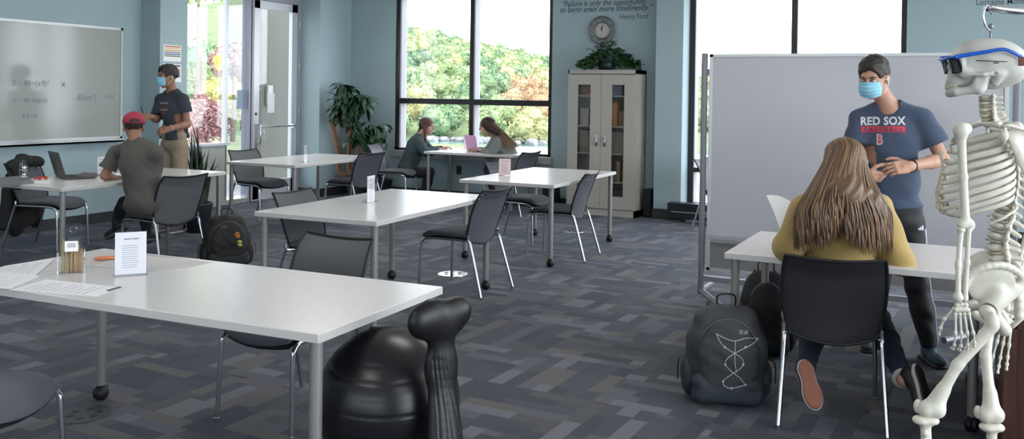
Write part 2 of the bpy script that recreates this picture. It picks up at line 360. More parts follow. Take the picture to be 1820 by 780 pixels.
def carpet():
    m, nt, b = node_mat('carpet_planks'); N = nt.nodes; L = nt.links
    def M(op, a, bb=None, c=None):
        n = N.new('ShaderNodeMath'); n.operation = op
        for i, q in enumerate((a, bb, c)):
            if q is None: continue
            if isinstance(q, (int, float)): n.inputs[i].default_value = q
            else: L.new(q, n.inputs[i])
        return n.outputs[0]
    tc = N.new('ShaderNodeTexCoord'); mp = N.new('ShaderNodeMapping'); mp.inputs['Rotation'].default_value = (0, 0, math.radians(1.5)); L.new(tc.outputs['Object'], mp.inputs[0])
    s = N.new('ShaderNodeSeparateXYZ'); L.new(mp.outputs[0], s.inputs[0]); x, y = s.outputs[0], s.outputs[1]
    T = .61; tx, ty = M('FLOOR', M('DIVIDE', x, T)), M('FLOOR', M('DIVIDE', y, T))
    par = M('FLOORED_MODULO', M('ADD', tx, ty), 2.)
    ip = M('SUBTRACT', 1., par)
    u = M('ADD', M('MULTIPLY', x, ip), M('MULTIPLY', y, par)); v = M('ADD', M('MULTIPLY', y, ip), M('MULTIPLY', x, par))
    row = M('FLOOR', M('DIVIDE', v, .0871)); cv = N.new('ShaderNodeCombineXYZ'); L.new(row, cv.inputs[0]); L.new(tx, cv.inputs[1]); L.new(ty, cv.inputs[2])
    w1 = N.new('ShaderNodeTexWhiteNoise'); w1.noise_dimensions = '3D'; L.new(cv.outputs[0], w1.inputs[0])
    col = M('FLOOR', M('ADD', M('DIVIDE', u, .305), w1.outputs[0]))
    cv2 = N.new('ShaderNodeCombineXYZ'); L.new(M('ADD', row, M('MULTIPLY', tx, 17.3)), cv2.inputs[0]); L.new(col, cv2.inputs[1]); L.new(ty, cv2.inputs[2])
    w2 = N.new('ShaderNodeTexWhiteNoise'); w2.noise_dimensions = '3D'; L.new(cv2.outputs[0], w2.inputs[0])
    r = N.new('ShaderNodeValToRGB'); r.color_ramp.interpolation = 'CONSTANT'; e = r.color_ramp.elements
    cols = [(0, (.022, .024, .031)), (.20, (.040, .041, .050)), (.42, (.070, .070, .082)), (.58, (.033, .034, .042)), (.70, (.090, .078, .067)), (.82, (.115, .112, .124)), (.93, (.056, .050, .046))]
    e[0].position = 0; e[0].color = (*cols[0][1], 1); e[1].position = cols[1][0]; e[1].color = (*cols[1][1], 1)
    for p_, c_ in cols[2:]: q = e.new(p_); q.color = (*c_, 1)
    L.new(w2.outputs[0], r.inputs[0])
    n = N.new('ShaderNodeTexNoise'); n.inputs['Scale'].default_value = 260; n.inputs['Detail'].default_value = 3; L.new(tc.outputs['Object'], n.inputs[0])
    mr = N.new('ShaderNodeMapRange'); mr.inputs[1].default_value = .3; mr.inputs[2].default_value = .7; mr.inputs[3].default_value = .6; mr.inputs[4].default_value = 1.4; L.new(n.outputs[0], mr.inputs[0])
    sc = N.new('ShaderNodeVectorMath'); sc.operation = 'SCALE'; L.new(r.outputs[0], sc.inputs[0]); L.new(mr.outputs[0], sc.inputs['Scale']); L.new(sc.outputs[0], b.inputs['Base Color'])
    b.inputs['Roughness'].default_value = .78; b.inputs['Specular IOR Level'].default_value = .35; b.inputs['Sheen Weight'].default_value = .12; b.inputs['Sheen Tint'].default_value = (.7, .8, 1, 1)
    bp = N.new('ShaderNodeBump'); bp.inputs['Strength'].default_value = .5; bp.inputs['Distance'].default_value = .004; L.new(n.outputs[0], bp.inputs['Height']); L.new(bp.outputs[0], b.inputs['Normal'])
    return m
M_CARPET = carpet()

# ------------------------------------------------------------------ room shell  (X right along the window wall, Y into the room)
XL, XR, YF, YB, ZC = -8.95, 4.2, -3.2, 11.4, 3.3
GX = -8.95                                    # glazed entrance plane
ob = struct('floor', MB().span((XL-.3, YF-.2, -.12), (XR+.2, YB+.35, 0)), M_CARPET)
struct('ceiling', MB().span((XL-.3, YF-.2, ZC), (XR+.2, YB+.35, ZC+.15)), M_CEIL)
w = MB(); w.span((XL-.2, YF-.2, 0), (XL, 7.78, ZC)); struct('wall_left', w, M_WALL)
w = MB(); w.span((XL-.2, 7.78, 0), (-8.63, 8.2, ZC), bev=.004); struct('wall_left_pier', w, M_WALL)
w = MB(); w.span((XL-.2, 10.66, 0), (-8.575, YB+.2, ZC), bev=.004); struct('wall_left_corner', w, M_WALL)
w = MB(); w.span((XL-.2, 8.2, 2.86), (XL, 10.66, ZC)); struct('wall_left_lintel', w, M_WALL)
WL, WR, WS, WT = -7.77, -5.20, .683, 3.02      # window 1
W2L, W2R, W2S = -3.30, -.76, .165              # window 2
w = MB()
w.span((-8.575, YB, 0), (WL, YB+.2, ZC)); w.span((WL, YB, 0), (WR, YB+.2, WS-.04)); w.span((WL, YB, WT), (WR, YB+.2, ZC)); w.span((WR, YB, 0), (W2L, YB+.2, ZC))
w.span((W2L, YB, 0), (W2R, YB+.2, W2S)); w.span((W2L, YB, WT), (W2R, YB+.2, ZC)); w.span((W2R, YB, 0), (XR, YB+.2, ZC))
struct('wall_back', w, M_WALL)
struct('wall_back_column', MB().span((-3.655, 11.15, 0), (-3.30, YB, ZC), bev=.004), M_WALL)
# right wall with two big unseen windows, put in to light the near half of the room, rear wall behind the camera
w = MB(); w.span((XR, YF-.2, 0), (XR+.2, YB+.2, .3)); w.span((XR, YF-.2, 3.1), (XR+.2, YB+.2, ZC))
for a, b_ in ((YF-.2, -1.5), (5.2, 5.6), (11.1, YB+.2)): w.span((XR, a, .3), (XR+.2, b_, 3.1))
struct('wall_right', w, M_WALL)
w = MB(); w.span((XL, YF-.2, 0), (XR, YF, .9)).span((XL, YF-.2, 2.4), (XR, YF, ZC)).span((XL, YF-.2, .9), (-5.2, YF, 2.4)).span((1.2, YF-.2, .9), (XR, YF, 2.4)); struct('wall_front', w, M_WALL)
b_ = MB()
b_.span((XL, YF, 0), (XL+.012, 7.78, .115)); b_.span((XL, 7.768, 0), (-8.618, 7.78, .115)); b_.span((-8.63, 7.768, 0), (-8.618, 8.2, .115)); struct('baseboard_left', b_, M_BASE)
b_ = MB(); b_.span((-8.95, 10.648, 0), (-8.563, 10.66, .115)); b_.span((-8.575, 10.66, 0), (-8.563, YB, .115)); b_.span((-8.563, YB-.012, 0), (-3.655, YB, .135))
b_.span((-3.667, 11.138, 0), (-3.288, 11.15, .125)); b_.span((-3.3, 11.15, 0), (-3.288, YB, .125)); b_.span((-3.288, YB-.012, 0), (XR, YB, .125)); struct('baseboard_back', b_, M_BASE)

def window(i, x0, x1, z0, z1, mull, bars, top=WT):
    o = struct('window_%d' % i, MB().span((x0+.07, YB+.175, z0+.05), (x1-.05, YB+.181, z1-.05)), M_GLASS)
    f = MB()
    f.span((x0, YB+.03, z0), (x0+.075, YB+.07, z1)); f.span((x1-.06, YB+.03, z0), (x1, YB+.07, z1)); f.span((x0, YB+.03, z1-.07), (x1, YB+.07, z1)); f.span((x0, YB+.03, z0), (x1, YB+.07, z0+.035))
    for m_ in mull: f.span((m_-.035, YB+.03, z0), (m_+.035, YB+.07, z1))
    for a, c in bars: f.span((x0, YB+.031, a), (x1, YB+.069, c))
    fo = f.obj('window_frame', M_BLACK, o, smooth=False)
    g = MB()
    g.span((x0, YB+.07, z0), (x0+.075, YB+.21, z1)); g.span((x1-.06, YB+.07, z0), (x1, YB+.21, z1)); g.span((x0, YB+.07, z0), (x1, YB+.21, z0+.035)); g.span((x0, YB+.07, z1-.07), (x1, YB+.21, z1))
    for m_ in mull: g.span((m_-.035, YB+.07, z0), (m_+.035, YB+.21, z1))
    for a, c in bars: g.span((x0, YB+.07, a), (x1, YB+.21, c))
    g.obj('window_mullion', M_FRAMEGREY, o, smooth=False)
    return o
w1 = window(1, WL, WR, WS, WT, [-6.47], [(1.375, 1.455)])
MB().span((WL-.03, YB-.045, WS-.10), (WR+.03, YB+.03, WS), bev=.006).obj('window_sill', mat('sill_stone', (.38, .38, .39), rough=.5), w1, smooth=False)
w2 = window(2, W2L, W2R, W2S, WT, [-2.01], [(.585, .64)])
for n, a, c in ((3, -1.5, 5.2), (4, 5.6, 11.1)):
    o = struct('window_%d' % n, MB().span((XR+.1, a, .3), (XR+.106, c, 3.1)), M_GLASS)
    f = MB(); f.span((XR+.05, a, .3), (XR+.15, c, .35)); f.span((XR+.05, a, 3.05), (XR+.15, c, 3.1))
    for q in (a, (a+c)/2-.03, c-.06): f.span((XR+.05, q, .3), (XR+.15, q+.06, 3.1))
    f.obj('window_frame', M_BLACK, o, smooth=False)
o = struct('window_6', MB().span((-5.2, YF-.1, .9), (1.2, YF-.094, 2.4)), M_GLASS)  # unseen window behind the camera, added for light from that side
f = MB()
for q in (-5.2, -3.1, -1., 1.14): f.span((q, YF-.15, .9), (q+.06, YF-.05, 2.4))
f.obj('window_frame', M_BLACK, o, smooth=False)
# glazed sidelight left of the door
o = struct('window_5', MB().span((GX-.06, 9.235, .1), (GX-.054, 9.60, 2.8)), M_GLASS2)
MB().span((GX-.06, 8.45, .86), (GX-.054, 9.2, 2.8)).obj('pane', M_GLASS, o, smooth=False)
f = MB(); f.span((GX-.12, 8.2, 0), (GX, 8.47, 2.86)); f.obj('window_frame', M_WFRAME, o, smooth=False)
f = MB(); f.span((GX-.1, 8.47, .03), (GX-.02, 9.215, .80)); f.span((GX-.12, 8.47, 0), (GX+.0, 9.64, .06)); f.obj('lower_panel', mat('panel_beige', (.40, .41, .38), rough=.5), o, smooth=False)
MB().span((GX-.1, 8.44, .80), (GX+.02, 9.235, .835)).obj('window_sill', M_WFRAME, o, smooth=False)
MB().span((GX-.09, 9.2, .06), (GX-.02, 9.235, 2.86)).obj('slim_mullion', M_WFRAME, o, smooth=False)
f = MB(); f.span((GX-.10, 8.455, .835), (GX-.03, 8.49, 2.2)); f.obj('edge_gasket', M_BLACK, o, smooth=False)
f = MB(); f.span((GX-.12, 9.60, 0), (GX+.01, 9.63, 2.86)); f.span((GX-.12, 9.655, 0), (GX+.01, 9.695, 2.86)); f.span((GX-.12, 8.47, 2.8), (GX, 10.66, 2.86)); f.span((GX-.12, 10.61, 0), (GX+.01, 10.66, 2.86)); struct('trim_1', f, M_FRAMEGREY)
struct('trim_2', MB().span((GX-.12, 9.63, 0), (GX+.004, 9.655, 2.86)), M_BLACK)
# door: leaf, glass, bottom rail, panic bar, pull handle, lock, closing hinges
d = MB(); y0, y1 = 9.70, 10.605
d.span((GX-.06, y0, .02), (GX, y0+.115, 2.79)); d.span((GX-.06, y1-.115, .02), (GX, y1, 2.79)); d.span((GX-.06, y0, .02), (GX, y1, .27)); d.span((GX-.06, y0, 2.68), (GX, y1, 2.79))
dr = struct('door_1', d, M_WFRAME)
MB().span((GX-.035, y0+.115, .27), (GX-.029, y1-.115, 2.68)).obj('door_glass', M_GLASS, dr, smooth=False)
MB().tube([(GX+.05, y0+.10, 1.03), (GX+.05, y1-.08, 1.03)], .013).box((GX+.02, y1-.1, 1.03), (.07, .05, .05)).box((GX+.02, y0+.1, 1.03), (.07, .05, .05)).obj('push_bar', M_STEEL, dr)
MB().tube([(GX, y0+.06, 1.06), (GX+.07, y0+.06, 1.06), (GX+.08, y0+.06, 1.04), (GX+.08, y0+.06, .82), (GX+.07, y0+.06, .80), (GX, y0+.06, .80)], .011).obj('door_handle', M_CHROME, dr)
MB().span((GX, y0+.03, .66), (GX+.006, y0+.09, 1.13)).obj('push_plate', M_STEEL, dr, smooth=False)
MB().lathe([(.018, 0), (.018, .012), (.0, .012)], (GX, y0+.05, 1.21), axis=(1, 0, 0)).obj('lock_cylinder', M_PLAST, dr)
for z_ in (.35, 1.25, 1.9, 2.5): MB().tube([(GX+.012, y1+.03, z_-.05), (GX+.012, y1+.03, z_+.05)], .01, n=8).obj('hinge', M_STEEL, dr)
# wing of the building beyond the door
struct('wall_outside', MB().span((-10.7, 11.56, -.3), (-10.5, 13.6, 3.4)), M_WALLOUT)
o = MB().span((-10.5, 11.66, 1.30), (-10.44, 11.78, 1.62), bev=.01).obj('card_reader', mat('reader_grey', (.25, .25, .25), rough=.4), smooth=False); tag(o, 'small grey card reader box on the outer wall seen through the door glass', 'card reader')
q = X_ = None
o = MB().span((GX-.029, 10.02, 1.22), (GX-.027, 10.16, 1.50)).obj('door_notice', M_PAPER, smooth=False); tag(o, 'blank white paper notice taped to the glass of the entrance door', 'notice')
o = MB().span((GX-.054, 9.44, 1.28), (GX-.051, 9.59, 1.54)).obj('window_notice', mat('blue_paper', (.30, .38, .52), rough=.7), smooth=False); tag(o, 'blue paper sheet stuck on the tall glass beside the door', 'notice')
# unseen ceiling panels, added as fill light for the room
CL = mat('fill_panel_glow', (1., .97, .93), emit=CEIL_FILL)
for i, (x, y) in enumerate([(-6.6, 0.2), (-2.2, 0.2), (2.2, 0.2), (2.2, 4.4), (-2.2, 4.4), (-6.6, 4.4), (-6.6, 8.4), (-2.2, 8.4), (2.2, 8.4)]):
    r = thing('fill_panel', 'added fill light panel on the unseen ceiling', 'fill light', (x, y, ZC), 0, 'added fill light panels')
    MB().box((0, 0, -.012), (1.24, .64, .024), bev=.004).obj('frame', M_ALU, r, smooth=False)
    MB().box((0, 0, -.029), (1.16, .56, .008)).obj('fill_diffuser', CL, r, smooth=False)

# ------------------------------------------------------------------ outdoors
def terrain(x, y):
    # flat terrace, a slope to the lake, the far shore and the wooded hill
    z = 0.
    if y > 26: z = -min(1, (y-26)/45)**1.0*8.0
    if y > 150:
        t = min(1, (y-150)/190); side = max(0, min(1.5, (-x/y*340-90)/140)); z = -8.0+(t**.8)*(12.5+23*side**1.5)
    return z-.15
def grid_ground(name, x0, x1, y0, y1, n, m_, mt, f):
    vs = []; fs = []
    for i in range(n+1):
        for j in range(m_+1): x = x0+(x1-x0)*i/n; y = y0+(y1-y0)*j/m_; vs.append((x, y, f(x, y)))
    for i in range(n):
        for j in range(m_): a = i*(m_+1)+j; fs.append((a, a+m_+1, a+m_+2, a+1))
    o = MB().add(vs, fs).obj(name, mt, smooth=True); o['kind'] = 'structure'; return o
M_TERR = mat('terrace_concrete', (.36, .35, .32), rough=.9, var=.06, vscale=.8)
M_LAWN = mat('lawn', (.22, .25, .13), rough=.95, var=.2, vscale=.6, bump=.3, bscale=20)
M_EARTH = mat('woodland_floor', (.13, .17, .07), rough=.95, var=.3, vscale=.2)
struct('terrace', MB().span((-13, YB+.2, -.4), (30, 26, -.12)).span((-18, -6, -.4), (XL-.2, YB+.2, -.12)), M_TERR)
grid_ground('bank', -90, 60, 26, 75, 12, 10, M_LAWN, lambda x, y: terrain(x, y))
grid_ground('lawn', -90, -18, -20, 26, 6, 6, M_LAWN, lambda x, y: -.16-.02*max(0, -x-18)*0)
MB_w = MB().span((-260, 60, -8.3), (80, 165, -7.55)); o = struct('lake', MB_w, mat('lake_water', (.12, .24, .19), rough=.15, spec=.5, bump=.25, bscale=1.2))
grid_ground('hillside', -320, 120, 150, 420, 40, 28, M_EARTH, terrain)

def leaf_crown(name, R, nleaf, ls, seed, cols, squash=.85, core=.86):
    """lumpy crown: inner blobs plus many small leaf faces"""
    rg = np.random.default_rng(seed); mb = MB(); blobs = []
    for k in range(9):
        d = unit(rg.normal(size=3)); c = d*R*.48*V(1, 1, squash); r = R*rg.uniform(.42, .62); blobs.append((c, r)); mb.ell(c, (r*core, r*core, r*core*.93), n=9, m=6, mi=0)
    vs = []; fs = []
    for k in range(nleaf):
        c, r = blobs[rg.integers(9)]; d = unit(rg.normal(size=3)); p = c+d*r*rg.uniform(core, 1.12); a = unit(rg.normal(size=3)+d*.5); b = unit(np.cross(a, rg.normal(size=3))); s_ = ls*rg.uniform(.6, 1.4); i = len(vs)
        vs += [p-a*s_, p+b*s_*.7, p+a*s_, p-b*s_*.7]; fs.append((i, i+1, i+2, i+3))
    mb.add(vs, fs, 0)
    return mb.mesh(name, cols, smooth=False)
def foliage_mat(name, c1, c2, vs=.5):
    m, nt, b = node_mat(name); N = nt.nodes; L = nt.links
    tc = N.new('ShaderNodeTexCoord'); n = N.new('ShaderNodeTexNoise'); n.inputs['Scale'].default_value = vs; n.inputs['Detail'].default_value = 5; L.new(tc.outputs['Object'], n.inputs[0])
    oi = N.new('ShaderNodeObjectInfo'); ad = N.new('ShaderNodeMath'); ad.inputs[0].default_value = 0; L.new(n.outputs[0], ad.inputs[0]); m2 = N.new('ShaderNodeMath'); m2.operation = 'MULTIPLY'; m2.inputs[1].default_value = .5; L.new(oi.outputs['Random'], m2.inputs[0]); L.new(m2.outputs[0], ad.inputs[1])
    r = N.new('ShaderNodeValToRGB'); r.color_ramp.elements[0].position = .45; r.color_ramp.elements[0].color = (*c1, 1); r.color_ramp.elements[1].position = 1.05 if False else .95; r.color_ramp.elements[1].color = (*c2, 1)
    L.new(ad.outputs[0], r.inputs[0]); L.new(r.outputs[0], b.inputs['Base Color']); b.inputs['Roughness'].default_value = .8; b.inputs['Specular IOR Level'].default_value = .2
    return m
FG = foliage_mat('foliage_green', (.115, .20, .12), (.30, .37, .18), .35)  # foliage colours paled to stand in for haze over the view
FY = foliage_mat('foliage_yellow', (.28, .32, .15), (.40, .37, .19), .35)
FO = foliage_mat('foliage_orange', (.34, .21, .12), (.42, .29, .18), .35)
FR = foliage_mat('foliage_pink', (.42, .20, .22), (.60, .42, .40), .8)
BARK = mat('bark', (.16, .13, .11), rough=.9)
def tree_obj(me, loc, s, label, group=None, rz=0, name='tree', cat='tree'):
    o = bpy.data.objects.new(name, me); COL.objects.link(o); o.location = tuple(float(v) for v in loc); o.scale = (s, s, s); o.rotation_euler = (0, 0, rz); return tag(o, label, cat, group)
def add_trunk(me_fn): pass
crowns = {}
for key, mt_ in (('g', FG), ('y', FY), ('o', FO)):
    crowns[key] = [leaf_crown('crown_'+key+str(i), 4.2, 1300, .34, 10+i, [mt_]) for i in range(3 if key == 'g' else 1)]
rg = np.random.default_rng(3); cnt = 0
lab = {'g': ('leafy green tree in the woods on the hill across the lake', 'green trees on the far hill'),
       'y': ('yellow-green autumn tree among the woods on the far hill', 'yellowing trees on the far hill'),
       'o': ('orange autumn tree low on the far shore of the lake', 'orange trees on the far shore')}
spots = []
for row, yy in enumerate(np.linspace(153, 335, 15)):
    stp = 9.0*1634/(yy*1.17)
    for px in np.arange(700+(row % 2)*stp/2, 1640, stp):
        if 985 < px < 1225 or (px > 1262 and row % 4 != 2): continue
        spots.append((px+rg.uniform(-3, 3), yy+rg.uniform(-1.5, 1.5), row))
for px, yy, row in spots:
    d = ray(px, 183); x = d[0]/d[1]*yy; z = terrain(x, yy)
    u_ = rg.random(); key = 'g'
    if u_ < .13: key = 'y'
    if row <= 4 and 905 < px < 985 and u_ > .35: key = 'o' if u_ > .6 else 'y'
    s = rg.uniform(.86, 1.02); me = crowns[key][rg.integers(len(crowns[key]))]
    tree_obj(me, (x, yy, z+3.2*s), s, lab[key][0], lab[key][1], rg.uniform(0, 6.28)); cnt += 1
# boulders on the far shore
def rock_mesh(seed):
    rg = np.random.default_rng(seed); mb = MB(); sdf_add(mb, [ell((0, 0, 0), (1, .8, .6), k=.1), ell((.5, .2, .1), (.6, .5, .45), k=.1)], .14, planes=[((unit(rg.normal(size=3))*.7), unit(rg.normal(size=3))) for _ in range(0)]+[(n_*.62, n_) for n_ in [unit(rg.normal(size=3)) for _ in range(7)]])
    return mb.mesh('rock', [mat('shore_rock', (.22, .21, .23), rough=.85, var=.3, vscale=1.5)], ang=25)
rocks = [rock_mesh(s) for s in (1, 2, 3)]
for k in range(26):
    px = rg.uniform(845, 975) if k < 20 else rg.uniform(760, 850); d = ray(px, 183); yy = 148.5+rg.uniform(-3, 2); s = rg.uniform(.7, 1.5)
    tree_obj(rocks[k % 3], (d[0]/d[1]*yy, yy, -7.5+s*.2), s, 'grey boulder on the waterline of the far shore', 'boulders on the far shore', rg.uniform(0, 6), 'rock', 'rock')
# trees close outside the entrance glass
def small_tree(px, depth_, h, R, mt_, seed, label, n=1500, ls=.07, gz=-.15, sq=1.0, top_only=False):
    c = P(px, 183, depth_); root = thing('tree', label, 'tree', (c[0], c[1], gz))
    me = leaf_crown('crown', R, n, ls, seed, [mt_], squash=sq, core=.45 if R < .7 else .86); o = bpy.data.objects.new('crown', me); COL.objects.link(o); o.parent = root; o.location = (0, 0, h-R*.9)
    MB().tube([(0, 0, 0), (.03, .02, h*.35), (-.03, 0, h*.75)], [.05+h*.012, .04+h*.008, .02], smooth=4).obj('trunk', BARK, root)
    return root
small_tree(351, 30, 7.0, 1.15, FG, 31, 'tall narrow green tree outside the tall pane left of the door', 2600, .10, sq=2.6)
small_tree(352, 46, 3.8, 2.3, FG, 32, 'low spreading green tree at the left in the entrance glass', 3000, .13)
small_tree(385, 44, 3.3, 1.7, FG, 33, 'round green bush behind the pink tree outside the entrance', 3000, .12)
small_tree(366, 17, 1.55, .50, FR, 34, 'small pink-leaved tree outside the tall pane by the standing student', 5200, .028, sq=1.15)
small_tree(393, 20, 2.45, .17, mat('leaf_yellow', (.75, .68, .12), rough=.8), 35, 'small bright yellow-leaved tree behind the pink tree outside', 260, .06)
small_tree(414, 30, 3.2, .75, foliage_mat('foliage_brown', (.30, .20, .18), (.45, .30, .27), .8), 36, 'brown-red tree outside the glass pane beside the door frame', 1500, .08)
small_tree(430, 38, 2.6, 1.1, foliage_mat('foliage_olive', (.34, .33, .12), (.50, .47, .18), .8), 37, 'olive-yellow bush outside the glass pane beside the door frame', 1800, .09)
small_tree(402, 42, 2.5, 1.2, MATS['foliage_olive'], 38, 'olive-yellow bush farther out between the pink tree and the brown-red one', 1800, .09)
# ------------------------------------------------------------------ tables
def make_table(name, label, cat, w, l, loc, rz, group=None, z=.74, casters=(1, 1, 1, 1), th=.032, rail='y', legx=.045, legy=.05, leg_r=.0225):
    """w along x, l along y; legs at the four corners in the order B(+x,-y) C(+x,+y) D(-x,+y) A(-x,-y)"""
    r = thing(name, label, cat, (loc[0], loc[1], 0), rz, group)
    MB().box((0, 0, z-th/2), (w, l, th), bev=.003).obj('tabletop', M_TOP, r, smooth=False)
    e = MB(); t = .0015
    e.box((0, -l/2, z-th/2), (w-.004, 2*t, th-.005)).box((0, l/2, z-th/2), (w-.004, 2*t, th-.005)).box((-w/2, 0, z-th/2), (2*t, l-.004, th-.005)).box((w/2, 0, z-th/2), (2*t, l-.004, th-.005))
    e.obj('edge_band', M_EDGE, r, smooth=False)
    f = MB(); hx, hy = w/2-legx, l/2-legy
    for s in (-1, 1):
        for q in (-1, 1):   # corner plates
            f.prism([(0, 0), (-s*.16, 0), (-s*.05, -q*.05), (0, -q*.16)], (s*(hx+.02), q*(hy+.02), z-th-.003), (1, 0, 0), (0, 1, 0), (0, 0, 1), .006)
    f.box((0, 0, z-th-.015), (.05, l*.6, .03) if l > w else (w*.6, .05, .03))
    f.obj('frame', M_LEG, r, smooth=False)
    for i, (sx, sy) in enumerate(((1, -1), (1, 1), (-1, 1), (-1, -1))):
        b = .075 if casters[i] else .012
        lg = MB().tube([(sx*hx, sy*hy, b), (sx*hx, sy*hy, z-th)], leg_r, n=16).obj('leg', M_LEG, r)
        if casters[i]:
            c = MB(); c.tube([(sx*hx, sy*hy, .05), (sx*hx, sy*hy, .085)], .012, n=10)
            c.ell((sx*hx+.012, sy*hy, .036), (.022, .036, .036), n=14, m=10).ell((sx*hx-.012, sy*hy, .036), (.022, .036, .036), n=14, m=10).box((sx*hx, sy*hy+.01, .06), (.035, .05, .02), bev=.008)
            c.obj('caster', M_PLAST, lg)
        else: MB().lathe([(.021, 0), (.021, .012), (.012, .016)], (sx*hx, sy*hy, 0)).obj('foot', M_PLAST, lg)
    return r
TY = math.radians(2.76)
t_near = make_table('study_table', 'large white-topped table in the left foreground with papers and a pencil box on it', 'table', 1.927, .854, (-2.916, 2.795), TY, 'white study tables', rail='x')
t_mid = make_table('study_table', 'white-topped table in the middle of the room just behind the foreground table', 'table', .952, 1.711, (-3.834, 5.525), TY, 'white study tables')
t_right = make_table('study_table', 'white-topped table in front of the grey cabinet, with a pink sign on it', 'table', .952, 1.711, (-3.856, 8.268), math.radians(1.84), 'white study tables')
t_back = make_table('study_table', 'white-topped table nearest the entrance door', 'table', .952, 1.711, (-7.063, 8.572), TY, 'white study tables')
LTC = V(-6.98, 5.80)
t_left = make_table('study_table', 'white-topped table under the wall whiteboard with the laptop on it', 'table', .90, 1.86, LTC, math.radians(2.0), 'white study tables')
t_desk = make_table('study_table', 'narrow white table pushed under the middle window between two seated women', 'table', 1.36, .66, (-6.07, 10.96), 0, 'white study tables', casters=(0, 0, 0, 0), rail='x')
t_girl = make_table('study_table', 'white-topped table where the yellow-sweater person sits, before the mobile whiteboard', 'table', 1.20, .88, (-.565, 5.175), math.radians(.3), 'white study tables')
# counter desk at the right edge, behind the skeleton
dk = G(1800, 440, .80)

# ------------------------------------------------------------------ mesh-back chairs
def make_chair(label, loc, rz, group=None, plain=False):
    r = thing('mesh_chair', label, 'chair', (loc[0], loc[1], 0), rz, group)
    def S(u, v):
        x = .235*u*(1-.04*v); y = .02+.235*v; z = .452+.012*u*u-.0*v
        if v > .45: z -= .055*((v-.45)/.55)**2
        return (x, y, z)
    MB().shell(S, .055, 18, 18, c=.22).obj('seat', M_SEAT, r)
    MB().shell(lambda u, v: (.215*u, .02+.215*v, .428-(.05*((v-.45)/.55)**2 if v > .45 else 0)), .02, 8, 10, c=.2).obj('seat_underside', M_SEATB, r)
    def B(u, v):
        t = (v+1)/2; wd = .215+.030*t; x = wd*u; z = .385+.415*t
        z += .055*(abs(u)**2.2)*max(0, t)**3-.012*(1-u*u)*(1-t)**2*0+.02*u*u*(1-t)**2
        y = -.215-.070*t**1.5-.040*t*t+.035*u*u*(1-1.1*t)
        y += -.030*max(0, t-.82)/.18*(1-.0*u)
        return (x, y, z)
    MB().shell(B, .010, 18, 22, c=.20, p=12).obj('backrest', M_MESH, r)
    f = MB(); c = .20
    def rim(a, b): return B(a*math.sqrt(1-c*b*b), b*math.sqrt(1-c*a*a))
    pts = [rim(-1, v) for v in np.linspace(-1, 1, 12)]+[rim(u, 1) for u in np.linspace(-.9, .9, 12)]+[rim(1, v) for v in np.linspace(1, -1, 12)]+[rim(u, -1) for u in np.linspace(.9, -1, 8)]
    f.tube(pts, .0085, n=8).obj('back_frame', M_PLAST, r)
    for s in (-1, 1):
        MB().tube([(s*.205, -.18, .425), (s*.214, .05, .425), (s*.218, .165, .418), (s*.220, .205, .395), (s*.222, .218, .34), (s*.232, .232, .008)], .0115, n=10, smooth=5).lathe([(.013, 0), (.013, .02)], (s*.232, .232, 0), n=10).obj('leg', M_CHROME, r)
        MB().tube([(s*.219, -.212, .47), (s*.220, -.212, .42), (s*.218, -.235, .38), (s*.238, -.345, .008)], .0115, n=10, smooth=5).tube([(s*.215, -.215, .425), (s*.205, -.15, .425)], .009, n=8).lathe([(.013, 0), (.013, .02)], (s*.238, -.345, 0), n=10).obj('leg', M_CHROME, r)
    return r
ch0 = None
def chair(label, px, py, z, local, yaw, group='mesh-back chairs at the tables'):
    """puts the chair so that the local point (lx, ly) at height z is seen at the given pixel; yaw = facing, 0 is +Y"""
    global ch0
    g = G(px, py, z); R = rotz(yaw); o = R@V(local[0], local[1], 0); loc = (g[0]-o[0], g[1]-o[1], 0)
    if ch0 is None: ch0 = make_chair(label, loc, yaw, group); return ch0
    return dup(ch0, loc, yaw, label, group)
TOPB = (0, -.33)     # top centre of the back
W_ = PI/2            # faces -X
E_ = -PI/2           # faces +X
c_midR = chair('mesh chair at the right long side of the middle table, its seat toward the table', 884, 523, 0, (0, -.345), W_-.05)
c_rightR = chair('mesh chair on the cabinet side of the table with the pink sign', 1053, 460, 0, (0, -.345), W_+.08)
c_rightL = chair('mesh chair pushed in at the left side of the table with the pink sign', 935, 352, .455, (0, .04), E_)
c_midL = chair('mesh chair pushed in at the left side of the middle table', 521, 342, .80, TOPB, E_+.03)
c_near = chair('mesh chair tucked under the far side of the foreground table', 600, 424, .80, TOPB, PI-.05)
c_backR = chair('mesh chair at the plant side of the table nearest the door', 662, 273, .80, TOPB, W_-.12)
c_backL = chair('mesh chair between the door and the table nearest it', 432, 268, .80, TOPB, E_-.10)
c_girlA = chair('mesh chair under the woman in the green sweater at the window', 664, 258, .80, TOPB, E_+.25)
c_girlB = chair('mesh chair behind the woman in the grey sweater at the window', 944, 272, .80, TOPB, W_-.1)
c_cap = chair('mesh chair behind the student in the red cap', 330, 314, .80, TOPB, W_-.12)
c_coat = chair('mesh chair with dark jackets hanging over its back at the laptop table', 100, 357, .455, (0, .05), E_+.30)
c_left = chair('mesh chair in the bottom left corner with only its seat in view', -38, 700, .455, (0, .05), E_+.35)
c_win = chair('mesh chair seen side-on behind the left post of the mobile whiteboard', 1247, 284, .80, TOPB, E_-.1)
c_yel = chair('mesh chair in the right foreground carrying the yellow-sweater person', 1484, 463, .80, TOPB, math.radians(10))

for c_ in (c_near, c_yel, c_cap, c_midL, c_backL):
    for k in c_.children:
        if k.name.startswith('backrest'):
            k.data = k.data.copy(); k.data.materials[0] = M_MESHG if c_ is not c_yel else mesh_fabric('chair_mesh_black', '26262a', False, .10)
